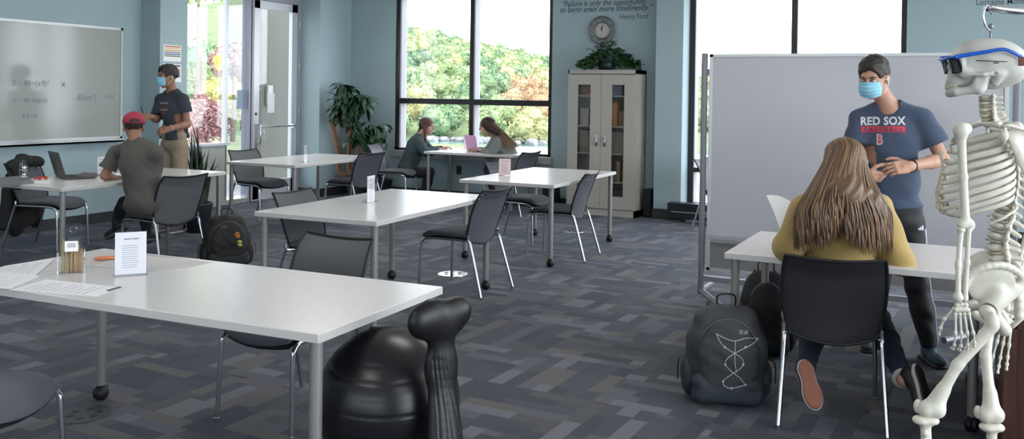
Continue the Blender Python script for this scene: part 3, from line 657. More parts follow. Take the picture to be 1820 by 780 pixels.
# ------------------------------------------------------------------ cabinet with two glazed doors
CX0, CX1, CY0, CYB, CZ = -4.785, -3.845, 11.0, 11.37, 1.865
M_CAB = mat('cabinet_beige', (.41, .395, .355), rough=.45, spec=.4)
M_CABIN = mat('cabinet_inside', (.10, .10, .09), rough=.7)
cabr = thing('storage_cabinet', 'tall beige-grey metal cabinet with two narrow glazed doors', 'cabinet', ((CX0+CX1)/2, CY0, 0))
b = MB(); t = .02
b.span((CX0, CY0, 0), (CX0+t, CYB, CZ)).span((CX1-t, CY0, 0), (CX1, CYB, CZ)).span((CX0, CY0, CZ-.05), (CX1, CYB, CZ)).span((CX0, CY0, 0), (CX1, CYB, .085)).span((CX0, CYB-.02, 0), (CX1, CYB, CZ))
settle(b.obj('body', M_CAB, smooth=False), cabr)
shz = [.42, .78, 1.13, 1.52]
b = MB()
for z_ in shz[:]: b.span((CX0+t, CY0+.04, z_), (CX1-t, CYB-.02, z_+.02))
settle(b.obj('shelf_set', mat('shelf_grey', (.32, .31, .28), rough=.5), smooth=False), cabr)
cm = (CX0+CX1)/2; wdt = (CX1-CX0)/2
for s in (0, 1):
    x0 = CX0+.012 if s == 0 else cm+.002; x1 = cm-.002 if s == 0 else CX1-.012
    g0, g1 = (x0+.135, x1-.145) if s == 0 else (x0+.145, x1-.145); z0, z1, gz0, gz1 = .095, CZ-.06, .255, 1.675
    d = MB(); y0, y1 = CY0-.018, CY0
    d.span((x0, y0, z0), (g0, y1, z1)).span((g1, y0, z0), (x1, y1, z1)).span((g0, y0, z0), (g1, y1, gz0)).span((g0, y0, gz1), (g1, y1, z1))
    do = settle(d.obj('door', M_CAB, smooth=False), cabr)
    g = MB().span((g0, CY0-.010, gz0), (g1, CY0-.007, gz1)).obj('pane', M_GLASS, smooth=False); settle(g, cabr); g.parent = do
    hx = (x1-.055) if s == 0 else (x0+.055)
    h = MB().lathe([(.012, 0), (.014, .01), (.010, .03), (.0, .032)], (hx, CY0-.018, .99), axis=(0, -1, 0)).box((hx, CY0-.035, .945), (.016, .014, .10), bev=.006).box((hx, CY0-.02, .96), (.03, .006, .14), bev=.003).obj('handle', M_CHROME)
    settle(h, cabr); h.parent = do
def boxthing(name, label, cat, lo, hi, mt_, group=None, bev=.004):
    c = (np.array(lo)+np.array(hi))/2; o = MB().box((0, 0, (hi[2]-lo[2])/2), np.array(hi)-np.array(lo), bev=bev).obj(name, mt_, smooth=False); o.location = (c[0], c[1], lo[2]); return tag(o, label, cat, group)
cb = lambda n, c: mat(n, c, rough=.75)
BX = [('cardboard_box', 'tan cardboard box on the top shelf behind the left cabinet door', 'box', .15, .40, 1.54, .11, '8a6f52'), ('red_tray', 'flat reddish-brown tray below the tan box on the top shelf', 'tray', .14, .41, 1.54, .04, '7a4a3a'),
      ('binder', 'lilac-grey file box on the top shelf behind the right cabinet door', 'file box', .60, .72, 1.54, .14, '6d6a7c'), ('binder', 'dark violet binder on the top shelf, at the right of the lilac one', 'binder', .74, .80, 1.54, .15, '3d3448'),
      ('storage_box', 'white storage box on the second shelf behind the left cabinet door', 'box', .15, .27, 1.15, .22, 'a09c96'), ('folder', 'upright orange-brown folder on the second shelf behind the left cabinet door', 'folder', .29, .37, 1.15, .32, '9a6a3a'),
      ('folder', 'upright orange folder on the second shelf behind the right cabinet door', 'folder', .57, .655, 1.15, .31, 'a8743e'), ('cardboard_box', 'small brown box on the second shelf behind the right cabinet door', 'box', .68, .80, 1.15, .19, '6e5240'),
      ('storage_box', 'light grey box filling the third shelf behind the left cabinet door', 'box', .14, .40, .80, .28, '77756a'), ('storage_box', 'light grey box filling the third shelf behind the right cabinet door', 'box', .58, .82, .80, .27, '78776c'),
      ('round_jar', 'small pale jar on the fourth shelf behind the left cabinet door', 'jar', .22, .31, .44, .10, '8a8680'), ('binder', 'tan binder on the fourth shelf behind the right cabinet door', 'binder', .66, .71, .44, .26, '8d7a5c'),
      ('binder', 'grey binder on the fourth shelf behind the right cabinet door', 'binder', .73, .79, .44, .25, '5c6068'), ('black_case', 'black case on the bottom of the cabinet', 'case', .58, .80, .087, .26, '1c1a18')]
for n_, l_, c_, a, b2, z_, h, hx in BX:
    k = len([q for q in BX if q[0] == n_]); back = .20 if n_ not in ('red_tray',) else .12
    y0 = CY0+.07+(.0 if n_ != 'cardboard_box' or z_ < 1.5 else .06); zz = z_+(.041 if (n_ == 'cardboard_box' and z_ > 1.5) else 0)
    y1 = y0+.2
    if n_ == 'round_jar':
        o = MB().lathe([(.040, 0), (.045, .01), (.045, .075), (.03, .085), (.032, .1), (0, .1)], n=18).obj(n_, cb('cab_'+hx, hx)); o.location = (CX0+(a+b2)/2, y0+.06, z_+.0005); tag(o, l_, c_); continue
    if n_ == 'red_tray': y0, y1 = CY0+.07, CY0+.33
    if n_ == 'cardboard_box' and z_ > 1.5: y0, y1 = CY0+.09, CY0+.32
    boxthing(n_, l_, c_, (CX0+a, y0, zz+.0005), (CX0+b2, y1, zz+h), cb('cab_'+hx, hx))

# ------------------------------------------------------------------ wall whiteboard with handwriting
def text_mb(mb, s, size, o, ex, ey, ez=None, off=0., shear=0., bold=0., mi=0, align='LEFT', spacing=1., flatten=None, thick=.0008, word=1.):
    cu = bpy.data.curves.new('t', 'FONT'); cu.body = s; cu.size = size; cu.shear = shear; cu.offset = bold; cu.align_x = align; cu.space_character = spacing; cu.resolution_u = 3; cu.space_word = word
    ob_ = bpy.data.objects.new('t', cu); COL.objects.link(ob_); bpy.context.view_layer.update()
    me = ob_.evaluated_get(bpy.context.evaluated_depsgraph_get()).to_mesh(); vs = np.array([v.co[:] for v in me.vertices]); fs = [tuple(p.vertices) for p in me.polygons]
    bpy.data.objects.remove(ob_); bpy.data.curves.remove(cu)
    if not len(vs): return mb
    o, ex, ey = np.array(o, float), unit(ex), unit(ey); ez = np.cross(ex, ey); Q = o+vs[:, :1]*ex+vs[:, 1:2]*ey+ez*off
    if flatten is not None: Q = flatten(Q)
    return mb.add(Q, fs, mi)
wbY0, wbY1, wbZ0, wbZ1 = 4.6, 7.50, .955, 2.24
r = thing('wall_whiteboard', 'long framed whiteboard with handwritten formulas on the left wall', 'whiteboard', (XL+.012, (wbY0+wbY1)/2, wbZ0))
settle(MB().span((XL, wbY0, wbZ0), (XL+.02, wbY1, wbZ1)).obj('board', M_WB, smooth=False), r)
f = MB(); a = .028
f.span((XL, wbY0, wbZ1-a), (XL+.03, wbY1, wbZ1)).span((XL, wbY0, wbZ0), (XL+.03, wbY1, wbZ0+a)).span((XL, wbY0, wbZ0), (XL+.03, wbY0+a, wbZ1)).span((XL, wbY1-a, wbZ0), (XL+.03, wbY1, wbZ1))
settle(f.obj('board_frame', M_ALU, smooth=False), r)
settle(MB().span((XL, wbY0+.05, wbZ0-.035), (XL+.085, wbY1-.02, wbZ0-.015)).span((XL+.075, wbY0+.05, wbZ0-.035), (XL+.085, wbY1-.02, wbZ0)).obj('marker_tray', M_ALU, smooth=False), r)
def onwall(px, py): d = ray(px, py); return EYEP+d*((XL+.021)/d[0])
for s_, px, py, px2 in (('S – 48=(x9)²', 21, 152, 87), ('C – 48+3m(x5)', 22, 182, 84), ('4/4 ml', 38, 210, 66), ('·x', 104, 154, 117), ('. 8(cm²)', 130, 178, 171), ('· s.mt', 180, 175, 202)):
    p, p2 = onwall(px, py), onwall(px2, py); t0 = MB(); text_mb(t0, s_, 1, (0, 0, 0), (1, 0, 0), (0, 1, 0), shear=.15); sz = (p2[1]-p[1])/np.concatenate(t0.v)[:, 0].max()
    wr = MB(); text_mb(wr, s_, sz, p, (0, 1, 0), (0, 0, 1), off=.0006, shear=.15); settle(wr.obj('handwriting', mat('marker_blue', (.16, .19, .25), rough=.6), smooth=False), r)

# ------------------------------------------------------------------ wall lettering, clock, posters, sockets
M_LET = mat('vinyl_lettering', (.09, .11, .14), rough=.7)
def onback(px, py, y=YB): d = ray(px, py); return EYEP+d*(y/d[1])
def quote(label, px, py, lines):
    c = onback(px, py); r = thing('wall_quote', label, 'wall lettering', (c[0], YB-.001, c[2]))
    for a in lines: m_ = MB(); fit_text(m_, *a); settle(m_.obj('lettering_line', M_LET, smooth=False), r)
def fit_text(mb, s, px0, px1, py, shear, bold, sp=1.):
    a, b = onback(px0, py), onback(px1, py+(px1-px0)*.02); t = MB(); text_mb(t, s, 1, (0, 0, 0), (1, 0, 0), (0, 1, 0), shear=shear, spacing=sp); wd = np.concatenate(t.v)[:, 0].max(); sz = (b[0]-a[0])/wd
    text_mb(mb, s, sz, (a[0], YB-.0015, a[2]), (1, 0, 0), (0, 0, 1), shear=shear, bold=bold*sz, spacing=sp)
    k_ = mb.v[-1]; k_[:, 2] = a[2]+(k_[:, 2]-a[2])*1.14; return sz
quote('dark lettering of a quotation painted on the wall above the round clock', 1075, 20, [('“Failure is only the opportunity', 998, 1149, 12, .25, .018), ('to begin again more intelligently.”', 995, 1161, 22.5, .25, .018), ('Henry Ford', 1101, 1152, 34, 0, .008)])
quote('dark lettering on the blue wall above the skeleton, partly behind its hanging rod', 1780, 9, [('Lorraine Monroe', 1734, 1838, 9, 0, .008)])
cp = onback(1071.5, 54.5); r = thing('wall_clock', 'round clock with an openwork metal ring on the wall above the cabinet', 'clock', (cp[0], YB-.001, cp[2]))
cl = MB(); AX = (0, -1, 0)
def ring(mb, R, rr, y, n=48): mb.tube([(R*math.cos(a), y, R*math.sin(a)) for a in np.linspace(0, 2*PI, n+1)], rr, n=8, cap=False)
ring(cl, .183, .011, -.03); ring(cl, .112, .010, -.03)
for k in range(12):
    a = k*PI/6; cl.box((.148*math.cos(a), -.03, .148*math.sin(a)), (.062, .010, .013 if k % 3 else .03), R=roty(-a))
cl.obj('clock_ring', mat('pewter', (.20, .19, .19), rough=.4, metal=.7), r)
MB().lathe([(.112, 0), (.112, .028), (.104, .034), (.0, .034)], axis=AX, n=40).obj('clock_case', M_PLAST, r)
MB().lathe([(.100, .034), (.100, .036), (0, .036)], axis=AX, n=40).obj('clock_dial', mat('dial_cream', (.50, .47, .42), rough=.5), r)
h = MB(); c12 = ['12', '1', '2', '3', '4', '5', '6', '7', '8', '9', '10', '11']
for k, s_ in enumerate(c12):
    a = PI/2-k*PI/6; text_mb(h, s_, .028, (.08*math.cos(a), -.0372, .08*math.sin(a)-.010), (1, 0, 0), (0, 0, 1), align='CENTER', bold=.0006)
h.obj('numerals', M_LET, r, smooth=False)
h = MB().box((-.004, -.040, .022), (.009, .003, .05), R=roty(-.12)).box((.006, -.041, .030), (.006, .003, .075), R=roty(.15)).lathe([(.008, .036), (.008, .043), (0, .043)], axis=AX, n=12)
h.obj('clock_hands', M_BLACK, r, smooth=False)
def px_on_x(px, py, X): d = ray(px, py); return EYEP+d*(X/d[0])
for (pa, pb, lb, cols, z_) in (((291, 79), (322, 110), 'upper colour-striped poster on the pier beside the standing student', ['c8683c', 'd9c8a0', 'e0a94a', '7f93a8', '4f6b86', '6f8a5c'], 0), ((291, 113), (322, 146), 'lower colour-striped poster on the pier, partly behind the standing student', ['3c4658', 'd8dade', 'c9754a', 'e0a94a', '8a90a8', '4f6b86'], 1)):
    A, B = px_on_x(pa[0], pa[1], -8.626), px_on_x(pb[0], pb[1], -8.626); y0, y1, z1, z0 = A[1], B[1], A[2], B[2]
    r = thing('poster', lb, 'poster', (-8.629, (y0+y1)/2, z0)); settle(MB().span((-8.6295, y0, z0), (-8.6265, y1, z1)).obj('sheet', M_PAPER, smooth=False), r)
    for i, c_ in enumerate(cols):
        zt = z1-.012-(z1-z0-.06)*i/len(cols); hh = (z1-z0-.06)/len(cols)*.62; settle(MB().span((-8.6265, y0+.012, zt-hh), (-8.6258, y1-.012, zt)).obj('colour_stripe', cb('stripe_'+c_, c_), smooth=False), r)
o = MB().box((0, -.006, .06), (.075, .012, .12), bev=.004).obj('wall_socket', M_PLAST); sp = onback(816, 302, YB-.001); o.location = (sp[0], sp[1], sp[2]-.06); tag(o, 'black power socket on the wall under the window table', 'socket')
for s in (-1, 1):
    c = MB().box((0, -.0145, .06+s*.028), (.034, .005, .034), bev=.003).obj('socket_insert', mat('dark_grey_plastic', (.05, .05, .06), rough=.5), o)

# ------------------------------------------------------------------ mobile whiteboard
MY = 6.93; mx0 = G(1252, 525, 0.0)[0]; mx0 = -1.90; mx1 = .235
r = thing('mobile_whiteboard', 'large double-sided whiteboard on a rolling stand behind the standing man', 'whiteboard', ((mx0+mx1)/2, MY, 0))
bt, bb = 1.845, .245
b = MB().span((mx0+.085, MY-.012, .475), (mx1-.085, MY+.012, bt)); settle(b.obj('board', M_WB2, smooth=False), r)
settle(MB().span((mx0+.085, MY-.012, bb), (mx1-.085, MY+.012, .45)).obj('lower_panel', mat('panel_grey', (.20, .195, .20), rough=.6), smooth=False), r)
f = MB(); f.span((mx0+.062, MY-.02, bb-.02), (mx0+.09, MY+.02, bt+.02)).span((mx1-.09, MY-.02, bb-.02), (mx1-.062, MY+.02, bt+.02)).span((mx0+.062, MY-.02, bt), (mx1-.062, MY+.02, bt+.022)).span((mx0+.062, MY-.02, bb-.022), (mx1-.062, MY+.02, bb)).span((mx0+.085, MY-.018, .44), (mx1-.085, MY+.018, .480))
settle(f.obj('board_frame', M_ALU, smooth=False), r)
settle(MB().span((mx0+.09, MY-.075, .472), (mx1-.09, MY-.015, .485)).span((mx0+.09, MY-.075, .485), (mx1-.09, MY-.068, .50)).obj('pen_tray', M_FRAMEGREY, smooth=False), r)
M_POST = mat('stand_grey', (.22, .22, .25), rough=.45, metal=.2)
for x_ in (mx0+.02, mx1-.02):
    p = MB().span((x_-.022, MY-.02, .03), (x_+.022, MY+.02, bt+.03), bev=.01); settle(p.obj('post', M_POST), r)
    q = MB().span((x_-.02, MY-.012, bt-.14), (x_+(.06 if x_ < 0 else -.06), MY+.012, bt-.09)).span((x_-.02, MY-.012, .62), (x_+(.06 if x_ < 0 else -.06), MY+.012, .66)); settle(q.obj('bracket', M_POST, smooth=False), r)
    s = .30 if x_ < 0 else -.3
    ft = MB().tube([(x_, MY, .06), (x_+s*.75, MY-.36, .05), (x_+s*1.3, MY-.60, .045)], .022, n=8).tube([(x_, MY, .06), (x_, MY+.32, .055)], .022, n=8); settle(ft.obj('foot', M_POST), r)
settle(MB().span((mx0+.02, MY-.018, .135), (mx1-.02, MY+.018, .175)).obj('crossbar', M_POST, smooth=False), r)

# ------------------------------------------------------------------ low heater, dark boxes at the wall
r = thing('baseboard_heater', 'low black heater box on the floor before the right window', 'heater', (-2.4, 11.0, 0))
A = onback(1187, 357, 10.95)
settle(MB().span((A[0], 10.93, .045), (-1.0, 11.10, .235), bev=.006).obj('casing', M_BLACK, smooth=False), r)
settle(MB().span((A[0]+.05, 10.925, .125), (-1.05, 10.931, .133)).obj('louvre_line', M_ALU, smooth=False), r)
for x_ in (A[0]+.15, -2.2, -1.2): settle(MB().span((x_, 10.96, 0), (x_+.05, 11.07, .045)).obj('foot', M_BLACK, smooth=False), r)
o = boxthing('speaker_box', 'slim black box standing on the floor between cabinet and wall column', 'box', (-3.79, 11.15, .0005), (-3.69, 11.33, .36), M_PLAST, bev=.01)
A = onback(988, 358, 11.2); o = boxthing('waste_bin', 'small black bin on the floor left of the cabinet', 'bin', (-5.16, 11.05, .0005), (-4.98, 11.25, .34), M_PLAST, bev=.015)

# ------------------------------------------------------------------ dark wooden cabinet and pale counter at the right edge
M_WOOD = mat('dark_wood', (.055, .022, .014), rough=.35, var=.35, vscale=6, stretch=(6, 6, .6))
a = G(1776, 545, .80); kx = .305; ky = 3.62
r = thing('wood_desk', 'dark wooden desk side with a pale top at the right edge behind the skeleton', 'desk', (.85, 4.1, 0))
settle(MB().span((.10, 4.08, 0), (1.6, 5.85, .705), bev=.004).obj('body', M_WOOD, smooth=False), r)
settle(MB().span((.10, 4.068, .0), (.145, 4.08, .70)).span((.24, 4.068, .0), (.275, 4.08, .70)).span((.10, 4.068, .66), (1.6, 4.08, .70)).obj('panel_trim', M_WOOD, smooth=False), r)
settle(MB().span((.075, 4.05, .705), (1.62, 5.88, .742), bev=.004).obj('desk_top', mat('beige_laminate', (.50, .44, .38), rough=.4), smooth=False), r)
# ------------------------------------------------------------------ small things on the tables
def on(px, py, z): g = G(px, py, z); return (g[0], g[1], z+.0006)
TZ = .74
def face_cam(p): return math.atan2(-p[0], p[1])*1.0      # rotation that turns local -Y to the camera
M_TXT = mat('sign_text', (.30, .32, .40), rough=.8)
def sign(label, px, py, z, w, h, yaw, m=M_PAPER, lines=True, head=True):
    p = on(px, py, z); r = thing('table_sign', label, 'sign', p, yaw, 'table signs in clear stands')
    MB().span((-w/2, -.0015, .004), (w/2, .0015, h)).obj('printed_card', m, r, smooth=False)
    MB().span((-w/2-.003, -.004, 0), (w/2+.003, -.0025, h+.002)).span((-w/2-.003, .0025, 0), (w/2+.003, .004, h+.002)).span((-w/2-.003, -.045, 0), (w/2+.003, .045, .003)).obj('acrylic_stand', M_ACRYL, r, smooth=False)
    if lines:
        t = MB(); t.span((-w*.22, -.0024, h*.83), (-.0*w, -.0018, h*.86)).span((w*.03, -.0024, h*.83), (w*.26, -.0018, h*.86))
        for k in range(11): t.span((-w*.28, -.0024, h*(.68-.05*k)), (w*(.20+.06*((k*7) % 3)/2), -.0018, h*(.69-.05*k)))
        t.obj('print_lines', M_TXT, r, smooth=False)
    return r
p = on(232, 489, TZ); sign('white printed sign in a clear stand on the foreground table', 232, 489, TZ, .125, .185, face_cam(p)+.08)
p = on(659, 359, TZ); sign('narrow-looking white sign seen nearly edge-on on the middle table', 659, 359, TZ, .125, .19, face_cam(p)+1.15)
p = on(543, 288, TZ); sign('white sign seen edge-on on the table nearest the door', 543, 288, TZ, .115, .19, face_cam(p)+1.30)
p = on(897, 312, TZ); sign('pink sign in a clear stand on the table before the grey cabinet', 897, 312, TZ, .115, .165, face_cam(p)+.1, M_PINKP)
p = on(180, 311, TZ); sign('white sign on the laptop table beside the capped student', 180, 311, TZ, .10, .17, face_cam(p)+.85)
p = on(829, 267, TZ); sign('pale pink sign on the window table beside the pink laptop', 829, 267, TZ, .11, .165, face_cam(p)+1.0, M_PINKP, False)

def sheet_on(name, label, cat, pts, m, z=TZ, group=None, t=.0012, k=0, lines=True):
    """flat sheet with its corners at the given photo pixels of the table top"""
    q = np.array([G(a, b, z) for a, b in pts]); c = q.mean(0); n = len(q); zz = z+.0006+k*.0016
    mb = MB().add([(p[0]-c[0], p[1]-c[1], 0) for p in q]+[(p[0]-c[0], p[1]-c[1], t) for p in q], [tuple(range(n))[::-1], tuple(range(n, 2*n))]+[(i, (i+1) % n, n+(i+1) % n, n+i) for i in range(n)])
    o = mb.obj(name, m, smooth=False); o.location = (c[0], c[1], zz); tag(o, label, cat, group)
    if lines and n == 4:
        t_ = MB(); a, b, c2, d = [V(p[0]-c[0], p[1]-c[1], t+.0003) for p in q]
        for i in range(9):
            f0 = .12+i*.085; L0 = a+(d-a)*f0; R0 = b+(c2-b)*f0; s_, e_ = L0+(R0-L0)*.1, L0+(R0-L0)*(.82 if i % 3 else .6); w_ = (d-a)*.018
            t_.add([s_, e_, e_+w_, s_+w_], [(0, 1, 2, 3)])
        t_.obj('print_lines', mat('faint_print', (.55, .55, .58), rough=.8), o, smooth=False)
    return o
sheet_on('paper_sheet', 'printed sheet nearest the front edge of the foreground table, with a dark bar on it', 'paper', [(16, 516), (82, 497), (218, 511), (172, 527)], M_PAPER)
sheet_on('paper_sheet', 'printed sheet at the left end of the foreground table, overlapping the nearest one', 'paper', [(-60, 512), (-40, 482), (72, 492), (18, 514)], M_PAPER, k=1)
sheet_on('paper_sheet', 'printed sheet at the far left corner of the foreground table', 'paper', [(-30, 486), (10, 474), (98, 460), (62, 492)], M_PAPER, k=2)
sheet_on('paper_sheet', 'large printed sheet partly behind the white sign on the foreground table', 'paper', [(160, 474), (228, 452), (378, 466), (296, 484)], mat('offwhite_paper', (.60, .58, .57), rough=.7))
sheet_on('sticky_bar', 'small dark strip lying on the nearest printed sheet', 'paper', [(189, 517), (213, 510), (217, 512), (193, 519)], mat('dark_strip', (.08, .08, .10), rough=.6), k=1.2, lines=False, t=.001)
o = MB().shell(lambda u, v: (.075*u, .018*v, .008*(1-u*u*.3)), .016, 14, 8).obj('orange_pouch', mat('orange_fabric', (.72, .24, .10), rough=.6)); o.location = on(196, 462, TZ); o.location.z += .003; o.rotation_euler = (0, 0, .75); tag(o, 'flat orange pouch on the foreground table behind the white sign', 'pouch')
# pencil box: clear organiser with pencils and a hang tab
p = on(126, 484, TZ); r = thing('pencil_box', 'clear plastic box full of pencils with a tall hang tab on the foreground table', 'pencil box', p, face_cam(p)-.1)
b = MB(); t = .0025; W2, D2, H2 = .054, .028, .10
b.span((-W2, -D2, 0), (W2, D2, t)).span((-W2, -D2, 0), (W2, -D2+t, H2)).span((-W2, D2-t, 0), (W2, D2, H2)).span((-W2, -D2, 0), (-W2+t, D2, H2)).span((W2-t, -D2, 0), (W2, D2, H2)).span((-.018, -D2, 0), (-.016, D2, H2))
b.obj('clear_box', M_ACRYL, r, smooth=False)
tb = MB(); poly = [(-.040, .0), (.040, .0), (.040, .188)]+[(.040-.02+.02*math.cos(a), .188+.02*math.sin(a)) for a in np.linspace(0, PI/2, 6)]+[(-.02+.02*math.cos(a), .188+.02*math.sin(a)) for a in np.linspace(PI/2, PI, 6)]
tb.prism(poly, (.006, D2-.004, 0), (1, 0, 0), (0, 0, 1), (0, 1, 0), .0015); tb.tube([(.006+.014*math.cos(a), D2-.004, .182+.014*math.sin(a)) for a in np.linspace(0, 2*PI, 25)], .002, n=6, cap=False)
tb.obj('hang_tab', glass_mat('tab_plastic', (.90, .92, .93), 2.2, .07), r, smooth=False)
MB().span((-.022, -D2-.001, .095), (.030, -D2, .140)).obj('label_sticker', M_PAPER, r, smooth=False)
s_ = MB()
for k in range(9): s_.span((-.012+k*.0038, -D2-.0016, .112), (-.0105+k*.0038, -D2-.001, .132))
s_.obj('sticker_bars', M_INK, r, smooth=False)
M_PEN = mat('pencil_wood', (.50, .33, .17), rough=.6); M_GRAPH = mat('pencil_tip', (.05, .05, .05), rough=.5)
rgp = np.random.default_rng(5)
for k in range(13):
    x = -.038+.010*(k-0) if k < 3 else -.012+.0062*(k-3); y = rgp.uniform(-.012, .012); h = rgp.uniform(.10, .125) if k >= 3 else (.125, .145, .115)[k]; lean = rgp.uniform(-.006, .006)
    o = MB().tube([(0, 0, 0), (lean, 0, h-.016)], .0034, n=6).add([(lean+.0034*math.cos(a), .0034*math.sin(a), h-.016) for a in np.arange(6)*PI/3]+[(lean, 0, h)], [(i, (i+1) % 6, 6) for i in range(6)]).obj('pencil', M_PEN if k != 1 else mat('pencil_green', (.35, .40, .18), rough=.5), smooth=False)
    w_ = V(p[0], p[1], 0)+rotz(face_cam(p)-.1)@V(x, y, 0); o.location = (w_[0], w_[1], p[2]+.0035); tag(o, 'plain wooden pencil standing in the clear plastic box' if k != 1 else 'green-tipped pencil at the left in the clear plastic box', 'pencil', 'pencils in the clear box' if k != 1 else None)

# laptop, bottle, books and bits on the laptop table
def laptop(label, px, py, yaw, mcase, w=.33, d=.23, tilt=1.92, mscreen=None):
    p = on(px, py, TZ); r = thing('laptop', label, 'laptop', p, yaw)
    MB().box((0, 0, .009), (w, d, .016), bev=.006).obj('keyboard_base', mcase, r)
    k = MB()
    for i in range(12):
        for j in range(5): k.box((-w*.42+i*w*.076, d*.34-j*.021, .0178), (w*.062, .016, .002))
    k.obj('keys', M_PLAST, r, smooth=False)
    a = tilt; ey = V(0, math.cos(a)*-1, math.sin(a)); c = V(0, d/2, .017)+ey*(d*.48)
    R = np.stack([V(1, 0, 0), ey, np.cross(V(1, 0, 0), ey)], 1)
    sc = MB().box(c, (w, d*.96, .007), R=R, bev=.003).obj('screen_lid', mcase, r)
    MB().box(c+R[:, 2]*.0042*1, (w*.93, d*.86, .0008), R=R).obj('screen', mscreen or mat('screen_dark', (.02, .02, .025), rough=.15), sc, smooth=False)
    return r
# lid's back is toward the camera at the laptop table: the keyboard is on the right side
laptop('open dark grey laptop on the table under the whiteboard', 134, 316, 2.75, mat('laptop_dark', (.055, .052, .05), rough=.45), w=.34, d=.24, tilt=1.86)
MP = mat('laptop_pink', (.62, .34, .55), rough=.45); laptop('open pink laptop in front of the woman in the grey sweater', 852, 269, 2.58, MP, w=.32, d=.22, tilt=1.78)
p = on(42, 322, TZ); r = thing('water_bottle', 'clear plastic bottle with a dark cap on the laptop table', 'bottle', p)
MB().lathe([(0, 0), (.030, 0), (.034, .006), (.034, .06), (.032, .075), (.034, .09), (.034, .125), (.028, .15), (.014, .168), (.012, .18), (0, .18)], n=24).obj('bottle_body', glass_mat('clear_plastic', (.85, .88, .90), 2.0, .10), r)
MB().lathe([(0, .178), (.015, .178), (.015, .20), (0, .20)], n=20).obj('bottle_cap', M_PLAST, r)
lb = MB()
for k in range(10): a = -1.9+.14*((k*5) % 10); z_ = .05+.012*((k*3) % 8); lb.ell((.0345*math.cos(a), .0345*math.sin(a), z_), (.003, .010, .006), R=rotz(a), n=8, m=5)
lb.obj('bottle_print', M_BLACK, r)
sheet_on('notebook', 'grey closed notebook at the left end of the laptop table', 'notebook', [(-30, 336), (-30, 322), (40, 316), (60, 326)], mat('notebook_grey', (.16, .16, .17), rough=.6), t=.02, lines=False)
sheet_on('paper_sheet', 'white sheet beside the bottle on the laptop table', 'paper', [(44, 325), (62, 316), (96, 317), (86, 326)], M_PAPER, lines=False)
sheet_on('paper_sheet', 'white sheet under the forearm of the capped student', 'paper', [(196, 318), (205, 308), (262, 307), (262, 315)], M_PAPER, lines=False)
sheet_on('notebook', 'dark closed notebook between the laptop and the white sign', 'notebook', [(118, 318), (150, 309), (176, 311), (168, 318)], mat('notebook_brown', (.12, .09, .08), rough=.6), t=.015, lines=False)
p = on(70, 320, TZ); o = MB().ell((0, 0, .016), (.020, .016, .016)).ell((.03, .045, .015), (.018, .015, .015)).tube([(0, 0, .018), (.016, .022, .024), (.03, .045, .018)], .006, smooth=3).tube([(-.04, -.02, .008), (-.02, -.01, .016), (0, 0, .018)], .007, smooth=3).obj('red_earphones', mat('red_plastic', (.45, .03, .02), rough=.35)); o.location = p; o.rotation_euler = (0, 0, .4); tag(o, 'small red headset lying beside the laptop', 'earphones')
p = on(800, 268, TZ); sheet_on('paper_sheet', 'white sheets lying before the woman in the green sweater', 'paper', [(776, 270), (784, 262), (822, 263), (818, 270)], M_PAPER, lines=False)
# round floor outlet covers
def floor_disc(label, px, py, R, m):
    g = G(px, py, 0); r = thing('floor_outlet', label, 'floor outlet', (g[0], g[1], .0005)); MB().lathe([(R, 0), (R*.97, .004), (R*.8, .006), (0, .006)], n=40).obj('cover_plate', m, r)
    for k in range(6): a = k*PI/3; MB().lathe([(R*.13, .006), (R*.13, .008), (0, .008)], (R*.5*math.cos(a), R*.5*math.sin(a), 0), n=12).obj('socket_cap', M_PLAST, r)
floor_disc('round metal floor outlet cover by the caster of the middle table', 805, 487, .13, M_STEEL)
floor_disc('round dark floor outlet cover on the carpet below the foreground table', 150, 737, .125, mat('outlet_dark', (.05, .05, .055), rough=.4, metal=.5))
floor_disc('round floor outlet cover under the table with the pink sign', 1020, 411, .12, M_STEEL)

# ------------------------------------------------------------------ ball chair
DB = 3.36; bc = P(690, 716, DB); bz = .42; bx, by = bc[0], bc[1]
r = thing('ball_chair', 'black exercise-ball chair with a ribbed back support at the foreground table', 'chair', (bx, by, 0), 0)
prof = []
for th in np.linspace(-PI/2, PI/2, 120):
    rr = .262
    for g0 in (-.62, -.42, -.2, .2, .42, .62, .85): rr -= .0022*math.exp(-((th-g0)/.010)**2)
    prof.append((max(rr*math.cos(th), 1e-4), rr*math.sin(th)))
MB().lathe(prof, (0, 0, bz), n=72, axis=(.05, -.10, 1)).obj('ball', mat('ball_rubber', (.008, .008, .010), rough=.32, spec=.4, bump=.02, bscale=300), r, ang=None)
th_f = P(781, 560, 3.08); e_r = V(CR[0], CR[1], 0); e_r /= np.linalg.norm(e_r); e_f = V(CF[0], CF[1], 0); e_f /= np.linalg.norm(e_f)
def Q(px, py, d): return P(px, py, d)-V(bx, by, 0)
s_ = [cap(Q(753, 572, 3.06), Q(765, 566, 3.08), .058, .060, k=.04), cap(Q(775, 566, 3.09), Q(805, 560, 3.15), .050, .052, k=.05), cap(Q(806, 556, 3.15), Q(812, 552, 3.17), .054, .050, k=.03),
      cap(Q(785, 590, 3.11), Q(783, 650, 3.12), .046, .046, k=.05), cap(Q(783, 650, 3.12), Q(800, 810, 3.06), .046, .072, k=.07)]
